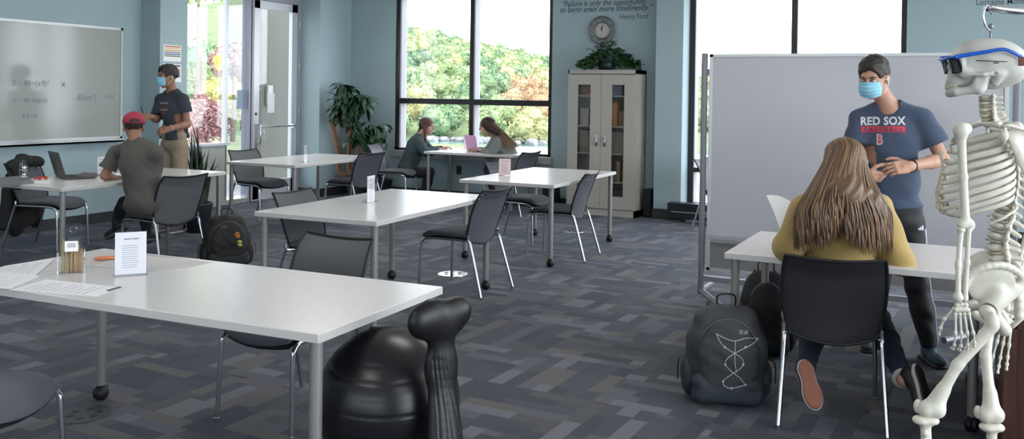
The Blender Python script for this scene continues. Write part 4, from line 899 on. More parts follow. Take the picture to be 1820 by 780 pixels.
# flatten towards a padded slab: cut by two planes that follow the support
nn = unit(e_f*.8-e_r*.6); c0 = Q(783, 650, 3.11)
def flat_(A): return A-np.outer(((A-c0)@nn)*.42, nn)
mb = MB(); sdf_add(mb, s_, .008); _bvs = BVHTree.FromPolygons([Vector(v) for v in flat_(np.concatenate(mb.v))+V(bx, by, 0)], mb.f)
for k in range(4):
    qs = []
    for px, py, w_ in ((781, 606, 7.4), (781, 640, 7.4), (785, 675, 8.4), (790, 705, 9.6), (795, 735, 11), (799, 765, 12.6), (802, 795, 13.5)):
        q_ = on_surface(_bvs, px+(k-1.5)*w_, py, 0, 3.1)-V(bx, by, 0); o_ = (q_-c0)@nn; qs.append(q_+nn*o_*(1/.58-1)-nn*.002)
    qs = catmull(qs, 2); s_ += [cut(cap(qs[i], qs[i+1], .0052, k=.003)) for i in range(len(qs)-1)]
mb = MB(); sdf_add(mb, s_, .0036)
A0 = np.concatenate(mb.v); nn = unit(e_f*.8-e_r*.6); c0 = Q(783, 650, 3.11); dd = (A0-c0)@nn; A0 = A0-np.outer(dd*.42, nn); mb.v = [A0]
mb.obj('back_support', M_RUBBER, r, ang=None)
g = MB(); bs_ = bvh_world(r.children[-1])
for k in range(0):
    pts = [on_surface(bs_, px+(k-2)*w_, py, -.0008, 3.1) for px, py, w_ in ((781, 612, 6.0), (781, 640, 6.0), (784, 670, 6.4), (789, 700, 7.4), (794, 730, 8.6), (798, 760, 9.8), (800, 790, 10.6))]; pts = [q_-V(bx, by, 0) for q_ in pts]; g.tube(pts, .0035, n=8, smooth=5)
for k in range(0):
    f_ = 0; pts = []
    for (px, py, d, wd) in ((783, 612, 3.11, .85), (783, 650, 3.11, .85), (789, 685, 3.11, .95), (796, 720, 3.10, 1.05), (801, 765, 3.075, 1.15), (803, 800, 3.06, 1.2)):
        t_ = unit(np.cross(nn, V(0, 0, 1))); t_ = t_ if t_@e_r > 0 else -t_; q = Q(px, py, d)+t_*f_*wd
        rad = .046*wd; dep = math.sqrt(max(1e-5, rad*rad-(f_*wd)**2))*.58; pts.append(q-nn*(dep+.001))
    g.tube(pts, .0045, n=8, smooth=5)
pass
b = MB(); 
ang0 = math.atan2(-.4, 1)
b.tube([(.20*math.cos(a), .20*math.sin(a), .135) for a in np.linspace(0, 2*PI, 33)], .022, n=10, cap=False)
for k in range(5):
    a = k*2*PI/5+.35; b.tube([(.19*math.cos(a), .19*math.sin(a), .13), (.26*math.cos(a), .26*math.sin(a), .085)], .018, n=8)
q = Q(803, 800, 3.06); b.tube([q+V(0, 0, .02), V(q[0]*.9, q[1]*.9, .16), V(q[0]*.75, q[1]*.75, .13)], .03, n=10, smooth=4)
b.obj('base_ring', M_PLAST, r)
for k in range(5):
    a = k*2*PI/5+.35; MB().ell((.265*math.cos(a), .265*math.sin(a), .032), (.030, .030, .032), n=14, m=10).tube([(.26*math.cos(a), .26*math.sin(a), .05), (.26*math.cos(a), .26*math.sin(a), .09)], .01).obj('caster', M_PLAST, r)

# ------------------------------------------------------------------ backpacks
def pack(name, label, cat, loc, yaw, w, d, h, m, accent=None, fine=.008, logo=True, cords=False, extra=None):
    """local frame: front pocket toward -Y"""
    r = thing(name, label, cat, (loc[0], loc[1], 0), yaw)
    pr = [ell((0, .0, h*.46), (w*.50, d*.46, h*.48), k=.04), rbx((0, 0, h*.36), (w*.46, d*.42, h*.35), rd=.06, k=.05), rbx((0, .02, h*.66), (w*.40, d*.34, h*.27), rd=.07, k=.05)]
    mb = MB(); sdf_add(mb, pr, fine, planes=[((0, 0, .004), (0, 0, -1))], post=wrinkle(.004, 22, 1)); mb.obj('main_bag', m, r, ang=None)
    mb = MB(); sdf_add(mb, [ell((0, -d*.40, h*.50), (w*.36, d*.20, h*.36), k=.04), rbx((0, -d*.40, h*.36), (w*.35, d*.16, h*.27), rd=.05, k=.05)], fine, post=wrinkle(.003, 30, 2), planes=[((0, 0, .012), (0, 0, -1))]); mb.obj('front_pocket', m, r, ang=None)
    mb = MB(); sdf_add(mb, [rbx((0, -d*.34, h*.17), (w*.44, d*.26, h*.15), rd=.05, k=.03)], fine, post=wrinkle(.004, 26, 4), planes=[((0, 0, .004), (0, 0, -1))]); mb.obj('lower_pocket', accent or m, r, ang=None)
    for s in (-1, 1):
        mb = MB(); sdf_add(mb, [ell((s*w*.46, .01, h*.24), (.045, d*.36, h*.21), k=.03)], fine, post=wrinkle(.003, 30, 5), planes=[((0, 0, .004), (0, 0, -1))]); mb.obj('side_pocket', m, r, ang=None)
    MB().tube([(-.045, .03, h*.93), (-.04, .03, h+.025), (.04, .03, h+.025), (.045, .03, h*.93)], .010, n=8, smooth=5, flat=.5).obj('top_handle', M_PLAST, r)
    for s in (-1, 1): MB().tube([(s*w*.2, d*.42, h*.92), (s*w*.3, d*.60, h*.6), (s*w*.42, d*.5, h*.18)], .028, n=10, smooth=6, flat=.35).obj('shoulder_strap', m, r)
    z = MB(); z.tube([(w*.38*math.cos(a), -d*.36-.0, h*.50+h*.36*math.sin(a)) for a in np.linspace(.15, PI-.15, 20)], .0045, n=6); z.tube([(w*.46*math.cos(a), -d*.12, h*.52+h*.40*math.sin(a)) for a in np.linspace(.1, PI-.1, 20)], .005, n=6)
    z.obj('zipper', mat('zip_grey', (.10, .10, .11), rough=.4), r)
    for s in (-1, 1): MB().tube([(s*w*.52, -.02, h*.44), (s*w*.60, -.03, h*.40), (s*w*.61, -.03, h*.20)], .008, n=6, smooth=4, flat=.4).obj('side_strap', M_PLAST, r)
    return r
M_PK = mat('pack_charcoal', (.034, .037, .044), rough=.7, bump=.3, bscale=250, var=.1, vscale=20); M_PKB = mat('pack_navy', (.026, .034, .048), rough=.7, bump=.3, bscale=250); M_BPK = mat('pack_black', (.010, .010, .011), rough=.65, bump=.3, bscale=200)
g1 = G(1304, 730, 0); yw = face_cam(g1)+.12; bp1 = pack('backpack', 'large grey-navy backpack with white bungee cord standing on the carpet by the right table', 'backpack', (g1[0]+CF[0]*.18, g1[1]+CF[1]*.18), yw, .40, .28, .50, M_PK, M_PKB, fine=.007)
tx = []
w, d, h = .37, .27, .50
def fp(x, z): # front pocket surface point
    u_ = x/(w*.36); v_ = (z-h*.5)/(h*.40); return V(x, -d*.40-d*.20*math.sqrt(max(.05, 1-u_*u_*.8-v_*v_*.7))-.006, z)
cps = [[(-.085, .375), (-.03, .35), (.005, .325), (.06, .345), (.10, .35)], [(-.085, .375), (-.05, .30), (0, .27), (.045, .235), (.03, .19), (-.01, .165), (-.06, .125), (-.065, .10), (-.03, .095), (.05, .105)], [(.10, .35), (.05, .30), (0, .27), (-.045, .235), (-.04, .19), (.01, .165), (.055, .125), (.05, .105)]]
class _BV:
    def __init__(s, root): s.b = [bvh_world(c) for c in root.children if c.type == 'MESH']
    def ray_cast(s, o, d):
        hs = [b.ray_cast(o, d) for b in s.b]; hs = [h for h in hs if h[0] is not None]; return min(hs, key=lambda h: h[3]) if hs else (None,)*4
def to_local(root, p): return rotz(-root.rotation_euler.z)@(p-np.array(root.location))
bb_ = _BV(bp1); S1 = lambda px, py, off=.003: to_local(bp1, on_surface(bb_, px, py, off, 4.2))
c_ = MB()
for q in ([(1273, 593), (1288, 601), (1306, 606), (1326, 601), (1346, 601)], [(1273, 593), (1279, 606), (1288, 617), (1306, 628), (1319, 638), (1321, 648), (1312, 658), (1296, 668), (1285, 678), (1288, 686), (1300, 690), (1325, 684)], [(1346, 603), (1338, 611), (1325, 618), (1306, 628), (1292, 638), (1289, 648), (1300, 660), (1314, 671), (1325, 684)], [(1307, 606), (1306, 640), (1309, 662)]):
    c_.tube([S1(*p_) for p_ in q], .0022, n=6, smooth=6)
c_.obj('bungee_cord', mat('cord_white', (.42, .43, .45), rough=.6), bp1)
k_ = MB()
for p_ in ((1288, 617), (1325, 617), (1289, 648), (1321, 648), (1285, 678), (1325, 684), (1300, 690), (1346, 602)): k_.ell(S1(*p_), (.006, .005, .006), n=8, m=6)
k_.obj('cord_lock', mat('lock_grey', (.5, .5, .5), rough=.4), bp1)
def emblem(mb, x, z, s, f):       # small quarter-dome emblem with stripes beside lines of lettering
    for k, rr in enumerate((1., .72, .44)):
        pts = [(-rr*math.cos(a)*s, rr*math.sin(a)*s) for a in np.linspace(0, PI/2, 8)]; pts2 = [(-(rr-.17)*math.cos(a)*s, (rr-.17)*math.sin(a)*s) for a in np.linspace(PI/2, 0, 8)]
        P_ = [f(x+s+a, z+b)+V(0, -.0015, 0) for a, b in pts+pts2]; n_ = 8
        mb.add(P_, [(i, i+1, 2*n_-2-i, 2*n_-1-i) for i in range(n_-1)])
    for j in range(3): mb.add([f(x-s*1.0, z+s*(.1+.32*j))+V(0, -.0015, 0), f(x-s*.15, z+s*(.1+.32*j))+V(0, -.0015, 0), f(x-s*.15, z+s*(.27+.32*j))+V(0, -.0015, 0), f(x-s*1.0, z+s*(.27+.32*j))+V(0, -.0015, 0)], [(0, 1, 2, 3)])
fp1 = lambda x, z: S1(1313+(x/.13)*26, 594-(z/.13)*26, .0025)
e_ = MB(); emblem(e_, .045, .0, .040, fp1); e_.obj('logo_patch', mat('logo_grey', (.30, .31, .33), rough=.5), bp1, smooth=False)
g2 = G(393, 479, 0); bp2 = pack('backpack', 'black backpack with small toys hanging from it, on the floor by the capped student’s chair', 'backpack', (g2[0]+CF[0]*.15, g2[1]+CF[1]*.15), face_cam(g2)+.15, .40, .27, .47, M_BPK, fine=.009)
w, d, h = .40, .27, .47; e_ = MB(); emblem(e_, -.05, .36, .024, fp); e_.obj('logo_patch', mat('logo_dim', (.14, .14, .13), rough=.5), bp2, smooth=False)
tq = P(424, 428, depth((g2[0], g2[1], .2))-.02); r = thing('plush_charm', 'small orange and green toys clipped to the side of the black backpack', 'toy', tuple(tq-V(0, 0, .08)))
MB().ell((-.012, 0, .12), (.022, .018, .020)).ell((-.002, -.01, .145), (.012, .01, .014)).ell((-.028, -.008, .135), (.010, .01, .012)).obj('orange_toy', mat('toy_orange', (.60, .20, .05), rough=.8), r)
MB().ell((.012, 0, .075), (.024, .018, .012)).ell((.016, 0, .045), (.024, .018, .012)).ell((.014, 0, .06), (.014, .012, .03)).obj('green_toy', mat('toy_green', (.40, .42, .08), rough=.8), r)
MB().tube([(0, .01, .09), (.005, .02, .14), (-.03, .02, .19)], .003, n=6, smooth=4).obj('clip_cord', M_PLAST, r)
g3 = G(1366, 640, 0); bp3 = pack('backpack', 'tall black bag standing under the right table behind the grey backpack', 'backpack', (g3[0]+CF[0]*.15+.02, g3[1]+CF[1]*.15), face_cam(g3)+.1, .30, .22, .52, mat('pack_matte_black', (.006, .006, .008), rough=.8), fine=.010)
# dark jackets over the chair by the laptop table
jc = c_coat.location; yw = c_coat.rotation_euler.z; R = rotz(yw)
def jl(x, y, z): return V(jc.x, jc.y, 0)+R@V(x, y, z)
mb = MB(); sdf_add(mb, [rbx(jl(-.03, -.335, .46), (.21, .045, .27), R=R, rd=.04, k=.05), cap(jl(-.22, -.30, .80), jl(.02, -.30, .845), .045, .05, k=.05), cap(jl(.02, -.30, .835), jl(.20, -.29, .80), .04, k=.05), cap(jl(-.2, -.33, .6), jl(-.27, -.36, .20), .07, .06, k=.05), cap(jl(.18, -.33, .55), jl(.20, -.34, .24), .06, .055, k=.05), cap(jl(.05, -.36, .3), jl(.03, -.36, .16), .09, .06, k=.05), cap(jl(.16, -.24, .78), jl(.2, -.19, .62), .04, .045, k=.04)], .012, post=wrinkle(.010, 16, 3, (1, 1, .5)))
o = mb.obj('jacket', mat('jacket_black', (.012, .011, .012), rough=.85), ang=None); tag(o, 'black jackets hanging over the chair at the laptop table', 'jacket')
# the paper held up before the yellow-sweater person
A, B, C_, D = P(1362, 347, 4.75), P(1404, 357, 4.70), P(1430, 400, 4.62), P(1386, 408, 4.62)
def shp(u, v): a, b = (u+1)/2, (v+1)/2; top = A+(B-A)*a; bot = D+(C_-D)*a; return bot+(top-bot)*b+CF*(-.02*math.sin(PI*b))+V(0, 0, .012*math.sin(PI*a))
o = MB().shell(shp, .0012, 12, 12, c=.0, p=30).obj('paper_sheet', M_PAPER, ang=60); tag(o, 'white sheet held up at the left by the yellow-sweater person', 'paper')
# ------------------------------------------------------------------ people
UP = V(0, 0, 1); RH = unit(V(CR[0], CR[1], 0)); FH = unit(V(CF[0], CF[1], 0))       # level right / forward of the view
def dirv(r, f, z=0.): return unit(RH*r+FH*f+UP*z)
M_EYEW = mat('eye_white', (.60, .58, .56), rough=.3); M_IRIS = mat('eye_dark', (.03, .02, .015), rough=.2)
def skin_mat(n, c): return mat(n, c, rough=.5, spec=.35, var=.05, vscale=25)
def head_frame(fd, upv=None):
    y = unit(fd); z = unit((UP if upv is None else upv)-y*((UP if upv is None else upv)@y)); x = np.cross(y, z); return np.stack([x, y, z], 1)
def head_prims(c, H, s=1., jaw=1.):
    L = lambda x, y, z: c+H@V(x, y, z)*s
    p = [ell(L(0, -.012, .028), (.077*s, .097*s, .086*s), H, k=.02), ell(L(0, .028, -.040), (.060*s, .064*s, .074*s), H, k=.03), ell(L(0, .058, -.092), (.026*s*jaw, .026*s, .022*s), H, k=.03),
         cap(L(-.030, .080, .024), L(.030, .080, .024), .013*s, k=.015), ell(L(-.040, .058, -.028), (.026*s, .028*s, .028*s), H, k=.02), ell(L(.040, .058, -.028), (.026*s, .028*s, .028*s), H, k=.02),
         cap(L(0, .096, .008), L(0, .112, -.024), .008*s, .012*s, k=.010), ell(L(.011, .103, -.030), (.008*s,)*3, H, k=.008), ell(L(-.011, .103, -.030), (.008*s,)*3, H, k=.008),
         ell(L(0, .092, -.056), (.024*s, .010*s, .006*s), H, k=.006), ell(L(0, .090, -.067), (.020*s, .010*s, .007*s), H, k=.006)]
    for q in (-1, 1):
        p.append(cut(ell(L(q*.031, .100, .002), (.017*s, .012*s, .010*s), H, k=.010)))
        p.append(ell(L(q*.078, -.004, -.012), (.009*s, .020*s, .031*s), H, k=.008)); p.append(cut(ell(L(q*.088, .000, -.008), (.006*s, .010*s, .017*s), H, k=.004)))
    return p
def eyes(mb, c, H, s=1., brow=2):
    L = lambda x, y, z: c+H@V(x, y, z)*s
    for q in (-1, 1):
        mb.ell(L(q*.031, .083, .002), (.0125*s, .0125*s, .0105*s), H, n=14, m=10, mi=1); mb.ell(L(q*.031, .0925, .000), (.0055*s, .0035*s, .0058*s), H, n=12, m=8, mi=2)
        mb.tube([L(q*.014, .0975, .022), L(q*.032, .0955, .028), L(q*.048, .082, .022)], .0036*s, n=6, smooth=4, mi=brow)
        mb.tube([L(q*.018, .0945, .009), L(q*.031, .0955, .0125), L(q*.045, .084, .007)], .0016*s, n=5, smooth=4, mi=brow)
def hand_prims(w, fdir, pn, thumb, s=1., curl=(.3, .45, .35), spread=.05, thumb_in=.35):
    y = unit(fdir); z = -unit(pn-y*(pn@y)); x = np.cross(y, z)*thumb; L = lambda a, b, c: w+(x*a+y*b+z*c)*s; R = np.stack([x, y, z], 1)
    p = [rbx(L(.0, .048, 0), (.040*s, .044*s, .0135*s), R, rd=.012*s, k=.012), cap(L(0, -.02, 0), L(0, .03, 0), .026*s, .024*s, k=.02), ell(L(.026, .03, -.008), (.016*s, .028*s, .014*s), R, k=.012)]
    for i, (bx_, ln) in enumerate(((.030, .070), (.0105, .079), (-.0095, .073), (-.0285, .057))):
        q = L(bx_, .086-.004*abs(i-1.2), 0); a = 0.; sp = (1.5-i)*spread; d0 = y*math.cos(sp)+x*math.sin(sp); r0 = .0088 if i < 3 else .0078
        for j, (fr, ca) in enumerate(zip((.46, .30, .24), curl)):
            a += ca*(1+.12*i); d = unit(d0*math.cos(a)-z*math.sin(a)); e = q+d*ln*fr*s; p.append(cap(q, e, (r0-.0008*j)*s, (r0-.0008*(j+1))*s, k=.0035)); q = e
    q = L(.030, .015, -.004); d = unit(x*.75+y*.62-z*.30); e = q+d*.042*s; p.append(cap(q, e, .0125*s, .0105*s, k=.010)); d = unit(x*(.6-thumb_in)+y*.85-z*.25); g = e+d*.030*s; p.append(cap(e, g, .0105*s, .0095*s, k=.004)); d = unit(x*(.35-thumb_in)+y*.9-z*.35); p.append(cap(g, g+d*.024*s, .0095*s, .0075*s, k=.004))
    return p
def torso_frame(J):
    up = unit(J['neck']-J['pel']); l = unit(J['shL']-J['shR']); l = unit(l-up*(l@up)); f = np.cross(l, up); return np.stack([l, f, up], 1)
def lerp(a, b, t): return a+(b-a)*t
def person(name, label, J, skin, shirt, pants, shoe=None, sleeve=.55, long=False, girl=False, hh=.009, s=1., hem=None, loose=0., hands=True, hand_h=.0035, hand_kw=({}, {}), shorts=False, wr=(.004, 20), shirt_h=None, pants_loose=0., neckcut=.064, flare=.012, eye=True, hems=None, headh=.005, barefoot=False):
    g = J['pel']; root = thing(name, label, 'person', (g[0], g[1], 0)); T = torso_frame(J); pel, nk = J['pel'], J['neck']; H = head_frame(J['fd'], J.get('hu')); hc = J['head']
    wS = .92 if girl else 1.; kn = {}
    # body
    b = [ell(lerp(pel, nk, .62), (.150*wS*s, .098*s, .17*s), T, k=.05), ell(lerp(pel, nk, .30), (.128*wS*s, .088*s, .14*s), T, k=.05), ell(pel, (.150*s, .105*s, .11*s), T, k=.05),
         cap(lerp(J['shL'], nk, .05), lerp(nk, pel, .05), .042*s, .05*s, k=.04), cap(lerp(J['shR'], nk, .05), lerp(nk, pel, .05), .042*s, .05*s, k=.04), cap(nk-T[:, 2]*.02, hc+H@V(0, -.022, -.055)*s, .054*wS*s, .050*wS*s, k=.025)]
    arms = []
    for q in 'LR': arms += [cap(J['sh'+q], J['el'+q], .045*wS*s, .037*wS*s, k=.02), cap(J['el'+q], lerp(J['el'+q], J['wr'+q], .35), .037*wS*s, .039*wS*s, k=.015), cap(lerp(J['el'+q], J['wr'+q], .3), J['wr'+q], .038*wS*s, .0265*wS*s, k=.015)]
    legs = []
    for q in 'LR': legs += [cap(J['hip'+q], J['kn'+q], .072*s, .050*s, k=.03), cap(J['kn'+q], lerp(J['kn'+q], J['an'+q], .35), .050*s, .052*s, k=.02), cap(lerp(J['kn'+q], J['an'+q], .35), J['an'+q], .052*s, .034*s, k=.02)]
    mb = MB(); hb = (hc-V(.17, .17, .19)*s, hc+V(.17, .17, .17)*s)
    sdf_add(mb, b+arms+legs, hh); sdf_add(mb, head_prims(hc, H, s)+[b[-1]], headh)
    if eye: eyes(mb, hc, H, s)
    for q, kw in zip('LR', hand_kw):
        kw = dict(kw); fd_ = kw.pop('fdir', None); pn = kw.pop('pn', None); w_ = J['wr'+q]
        if fd_ is None: fd_ = unit(w_-J['el'+q])
        if pn is None: pn = -UP
        hp = hand_prims(w_, fd_, pn, 1 if q == 'L' else -1, s*(.93 if girl else 1.), **kw); hp = hp if hands else hp[:3]
        sdf_add(mb, hp+[cap(lerp(J['el'+q], w_, .75), w_, .029*wS*s, .0265*wS*s, k=.015)], hand_h)
    mb.obj('body', [skin, M_EYEW, M_IRIS], ang=None).parent = root; settle_last(root)
    # shirt
    slv = dict(zip('LR', sleeve)) if isinstance(sleeve, tuple) else {'L': sleeve, 'R': sleeve}
    lo = loose; st = [ell(lerp(pel, nk, .66), ((.172*wS+lo)*s, (.118+lo)*s, .19*s), T, k=.05), ell(lerp(pel, nk, .32), ((.150*wS+lo)*s, (.108+lo)*s, .17*s), T, k=.06), ell(lerp(pel, nk, .02), ((.168+lo)*s, (.122+lo)*s, .14*s), T, k=.05),
         cap(J['shL'], nk-T[:, 2]*.015, .058*s, .058*s, k=.04), cap(J['shR'], nk-T[:, 2]*.015, .058*s, .058*s, k=.04)]
    for q in 'LR':
        a, e, w_ = J['sh'+q], J['el'+q], J['wr'+q]
        if long: st += [cap(a, e, (.060+lo*.5)*s, (.050+lo*.6)*s, k=.035), cap(e, lerp(e, w_, .80), (.050+lo*.6)*s, (.042+lo*.5)*s, k=.03), cap(lerp(e, w_, .8), lerp(e, w_, .93), .040*s, .034*s, k=.012)]
        else: st += [cap(a, lerp(a, e, slv[q]), .062*s, (.062+flare)*s, k=.035)]
    hemp = hem if hem is not None else pel-T[:, 2]*.10*s
    torso_only = st[:5]
    st.append(cut(cap(nk-T[:, 2]*.005+H[:, 1]*.008, nk+T[:, 2]*.2+H[:, 1]*.02, neckcut*s, (neckcut+.02)*s, k=.008)))
    mb = MB(); wrk = wrinkle(wr[0], wr[1], int(abs(g[0])*10) % 7)
    ends = []
    def post(F, X, Y, Z):
        F = wrk(F, X, Y, Z); A = (X-hemp[0])*(-T[0, 2])+(Y-hemp[1])*(-T[1, 2])+(Z-hemp[2])*(-T[2, 2])
        if hems is not None: F = np.maximum(F, np.minimum(A, 9.)) if hems == 'cut' else F
        if not long:
            for q in 'LR':
                a, e = J['sh'+q], J['el'+q]; d = unit(e-a); c = lerp(a, e, slv[q]); ln = (X-c[0])*d[0]+(Y-c[1])*d[1]+(Z-c[2])*d[2]
                rad = np.sqrt(np.maximum((X-c[0])**2+(Y-c[1])**2+(Z-c[2])**2-ln**2, 0)); F = np.maximum(F, np.where(rad < .12, ln, -9.))
        return F
    sdf_add(mb, st, shirt_h or hh, post=post, planes=[(hemp, -T[:, 2])]); so = mb.obj('shirt', shirt, ang=None); so.parent = root; settle_last(root)
    # trousers
    pl = pants_loose; pt = [ell(pel-T[:, 2]*.01, (.158*s, .112*s, .11*s), T, k=.05), ell(pel+T[:, 2]*.07*s, (.148*s, .104*s, .06*s), T, k=.04)]
    for q in 'LR':
        e = lerp(J['kn'+q], J['an'+q], .0 if shorts else .93); pt.append(cap(J['hip'+q], J['kn'+q], (.084+pl*.5)*s, (.062+pl)*s, k=.035))
        if not shorts: pt += [cap(J['kn'+q], lerp(J['kn'+q], J['an'+q], .4), (.062+pl)*s, (.060+pl)*s, k=.02), cap(lerp(J['kn'+q], J['an'+q], .4), e, (.060+pl)*s, (.044+pl)*s, k=.02)]
    mb = MB(); sdf_add(mb, pt, hh, post=wrinkle(.003, 24, 3)); po = mb.obj('trousers', pants, ang=None); po.parent = root; settle_last(root)
    # shoes
    if shoe is not None:
        for q in 'LR':
            an = J['an'+q]; td = unit(J['to'+q]); up = unit(J.get('tu'+q, UP)-td*(J.get('tu'+q, UP)@td)); x = np.cross(td, up); R = np.stack([x, td, up], 1); L = lambda a, b_, c: an+R@V(a, b_, c)*s
            mb = MB(); sdf_add(mb, [ell(L(0, -.015, -.035), (.037*s, .055*s, .048*s), R, k=.03), ell(L(0, .09, -.052), (.045*s, .085*s, .032*s), R, k=.03), cap(L(0, .0, -.03), L(0, -.005, .015), .040*s, .040*s, k=.02)], .006, planes=[(L(0, 0, -.076), -up)])
            o1 = mb.obj('shoe', shoe[0], ang=None); o1.parent = root; settle_last(root)
            mb = MB(); sdf_add(mb, [rbx(L(.0, .035, -.081), (.036*s, .115*s, .010*s), R, rd=.009, k=.03), ell(L(0, .10, -.081), (.048*s, .070*s, .010*s), R, k=.02), ell(L(0, -.035, -.081), (.040*s, .045*s, .010*s), R, k=.02)], .004)
            o2 = mb.obj('sole', shoe[1], ang=None); m_ = Matrix.Translation(root.location); o2.data.transform(m_.inverted()); o2.parent = o1
    return root, T, H
def settle_last(root):
    o = COL.objects[-1]; o.data.transform(Matrix.Translation(root.location).inverted()); return o
def child(mb, name, m, root, ang=None, smooth=True, parent=None):
    o = mb.obj(name, m, smooth=smooth, ang=ang); o.data.transform(Matrix.Translation(root.location).inverted()); o.parent = parent or root; return o
def hair_cap(mb, hc, H, s=1., h=.005, low=-.02, front=.055, thick=.012, amp=.0035, sc=70, side=.0):
    """short hair hugging the skull, open at face and below the hairline"""
    L = lambda x, y, z: hc+H@V(x, y, z)*s
    p = [ell(L(0, -.016, .036), ((.077+thick)*s, (.098+thick)*s, (.086+thick)*s), H, k=.02), ell(L(0, .022, .088), (.060*s, .062*s, .030*s), H, k=.03),
         cut(ell(L(0, .120, -.028), (.082*s, .100*s, .096*s), H, k=.012)), cut(rbx(L(0, .0, -.145+low), (.2, .2, .09), H, rd=.01, k=.02)), cut(cap(L(-.09, .01, -.012), L(.09, .01, -.012), .030*s, k=.010))]
    sdf_add(mb, p, h, post=lambda F, X, Y, Z: F+amp*np.sin(X*sc*1.3+2*np.sin(Z*sc))*np.sin(Y*sc+Z*sc*.6))
def face_mask(root, hc, H, s=1., m=None):
    L = lambda x, y, z: hc+H@V(x, y, z)*s
    def S(u, v):
        a = u*1.18; z = -.048+v*.052*(1-.18*abs(u)); y = .104*math.cos(a*.95)**.8*(1-.12*abs(v)**2)+.012*(1-abs(u))*(1-abs(v))+(.012 if v > 0 else -.006)*(1-abs(u))**2*abs(v); x = .075*math.sin(a)*(1-.10*abs(v)); y += .0035*math.cos(v*14); return L(x, y+.013, z)
    mb = MB().shell(S, .0035*s, 22, 26, c=.10, p=14); o = child(mb, 'face_mask', m or mat('mask_blue', (.25, .55, .72), rough=.7), root)
    st = MB()
    for q in (-1, 1):
        for zz in (-.006, -.088): st.tube([L(q*.070, .046, zz), L(q*.082, .010, (-.03+zz)/2+.012), L(q*.086, -.014, -.006)], .0016*s, n=6, smooth=4)
    child(st, 'ear_loop', M_PAPER, root, parent=o); return o
SK1 = skin_mat('skin_light', (.42, .235, .165)); SK2 = skin_mat('skin_tan', (.30, .155, .10)); SK3 = skin_mat('skin_pale', (.50, .29, .21))
HAIRD = mat('hair_dark', (.018, .012, .010), rough=.55, bump=.4, bscale=160)

# --- standing man in the navy shirt
NAVY = mat('shirt_navy', (.040, .060, .105), rough=.85, bump=.15, bscale=14, sheen=.1)
TRK = mat('track_black', (.008, .008, .011), rough=.7)
J = dict(pel=P(1592, 388, 5.50), neck=P(1580, 184, 5.46), head=P(1553, 137, 5.40), fd=dirv(-.62, -.68, -.30), hu=unit(UP+RH*.02), shL=P(1640, 213, 5.40), shR=P(1528, 213, 5.56), elL=P(1676, 284, 5.36), elR=P(1518, 286, 5.50), wrL=P(1614, 296, 5.19), wrR=P(1540, 312, 5.24),
         hipL=P(1617, 405, 5.48), hipR=P(1572, 405, 5.58), knL=P(1630, 508, 5.46), knR=P(1560, 508, 5.66), anL=P(1652, 616, 5.42), anR=P(1542, 603, 5.72), toL=dirv(.05, -1), toR=dirv(-.35, -.9))
for q in 'LR': J['an'+q][2] = .094
root, T, H = person('person', 'standing man in a navy baseball T-shirt and blue face mask at the right table', J, SK1, NAVY, TRK, (mat('shoe_teal', (.045, .085, .11), rough=.7, bump=.4, bscale=90), mat('sole_dark', (.03, .03, .035), rough=.6)),
                    sleeve=.62, hem=P(1592, 366, 5.50), loose=.004, hand_kw=({'fdir': dirv(-1, -.25, -.08), 'pn': dirv(-.1, .9, -.5), 'curl': (.45, .6, .4)}, {'fdir': dirv(.95, -.05, -.05), 'pn': dirv(.1, .7, .6), 'curl': (.5, .6, .4)}), hh=.008, wr=(.0045, 17), headh=.004, flare=.020, pants_loose=.006)
P_MAN = root
mb = MB(); hair_cap(mb, J['head'], H, low=.035, thick=.009); child(mb, 'hair', HAIRD, root); face_mask(root, J['head'], H)
e = unit(J['elL']-J['wrL']); wc = J['wrL']+e*.035
mb = MB(); Rw = frame_z(e); mb.tube([wc+Rw@V(.031*math.cos(a), .031*math.sin(a), 0) for a in np.linspace(0, 2*PI, 25)], .0085, n=8, cap=False, flat=.5); mb.box(wc+Rw@V(0, -.033, 0), (.02, .006, .03), R=Rw, bev=.003); child(mb, 'wrist_band', M_PLAST, root)
# printed lettering laid onto the shirt front
sh = [o for o in root.children if o.name.startswith('shirt')][0]
def bvh_of(o):
    me = o.data; vs = [v.co+Vector(root.location) for v in me.vertices]; return BVHTree.FromPolygons(vs, [tuple(p.vertices) for p in me.polygons])
bv = bvh_of(sh)
def onto(px, py, off=.002, b=None):
    d = Vector(unit(ray(px, py))); hit = (b or bv).ray_cast(Vector(EYEP), d)
    return np.array(hit[0])-np.array(d)*off if hit[0] is not None else P(px, py, 5.3)
def print_on(mb, quads):
    for q in quads: mb.add(q, [tuple(range(len(q)))])
def proj_text(mb, s_, x0, x1, yb, hgt, slope=0., bold=.02, off=.0025, sp=1.):
    t = MB(); text_mb(t, s_, 1, (0, 0, 0), (1, 0, 0), (0, 1, 0), bold=bold, spacing=sp)
    # cut the letters finely so that they follow the cloth
    for vs, _ in ((np.concatenate(t.v), 0),):
        w_ = vs[:, 0].max(); hm = vs[:, 1].max(); bm = bmesh.new(); bl = [bm.verts.new(v) for v in vs]
        for f_ in t.f:
            try: bm.faces.new([bl[i] for i in f_])
            except ValueError: pass
        bmesh.ops.triangulate(bm, faces=bm.faces[:]); 
        for _k in range(2): bmesh.ops.subdivide_edges(bm, edges=[e_ for e_ in bm.edges if e_.calc_length() > .12], cuts=1); bmesh.ops.triangulate(bm, faces=bm.faces[:])
        bm.verts.index_update(); out = [onto(x0+(x1-x0)*v.co.x/w_, yb+slope*(x1-x0)*v.co.x/w_-hgt*v.co.y/hm, off) for v in bm.verts]; fs = [[v.index for v in f_.verts] for f_ in bm.faces]; bm.free()
        mb.add(out, fs)
M_PRW = mat('print_white', (.55, .56, .60), rough=.8); M_PRR = mat('print_red', (.50, .035, .055), rough=.8)
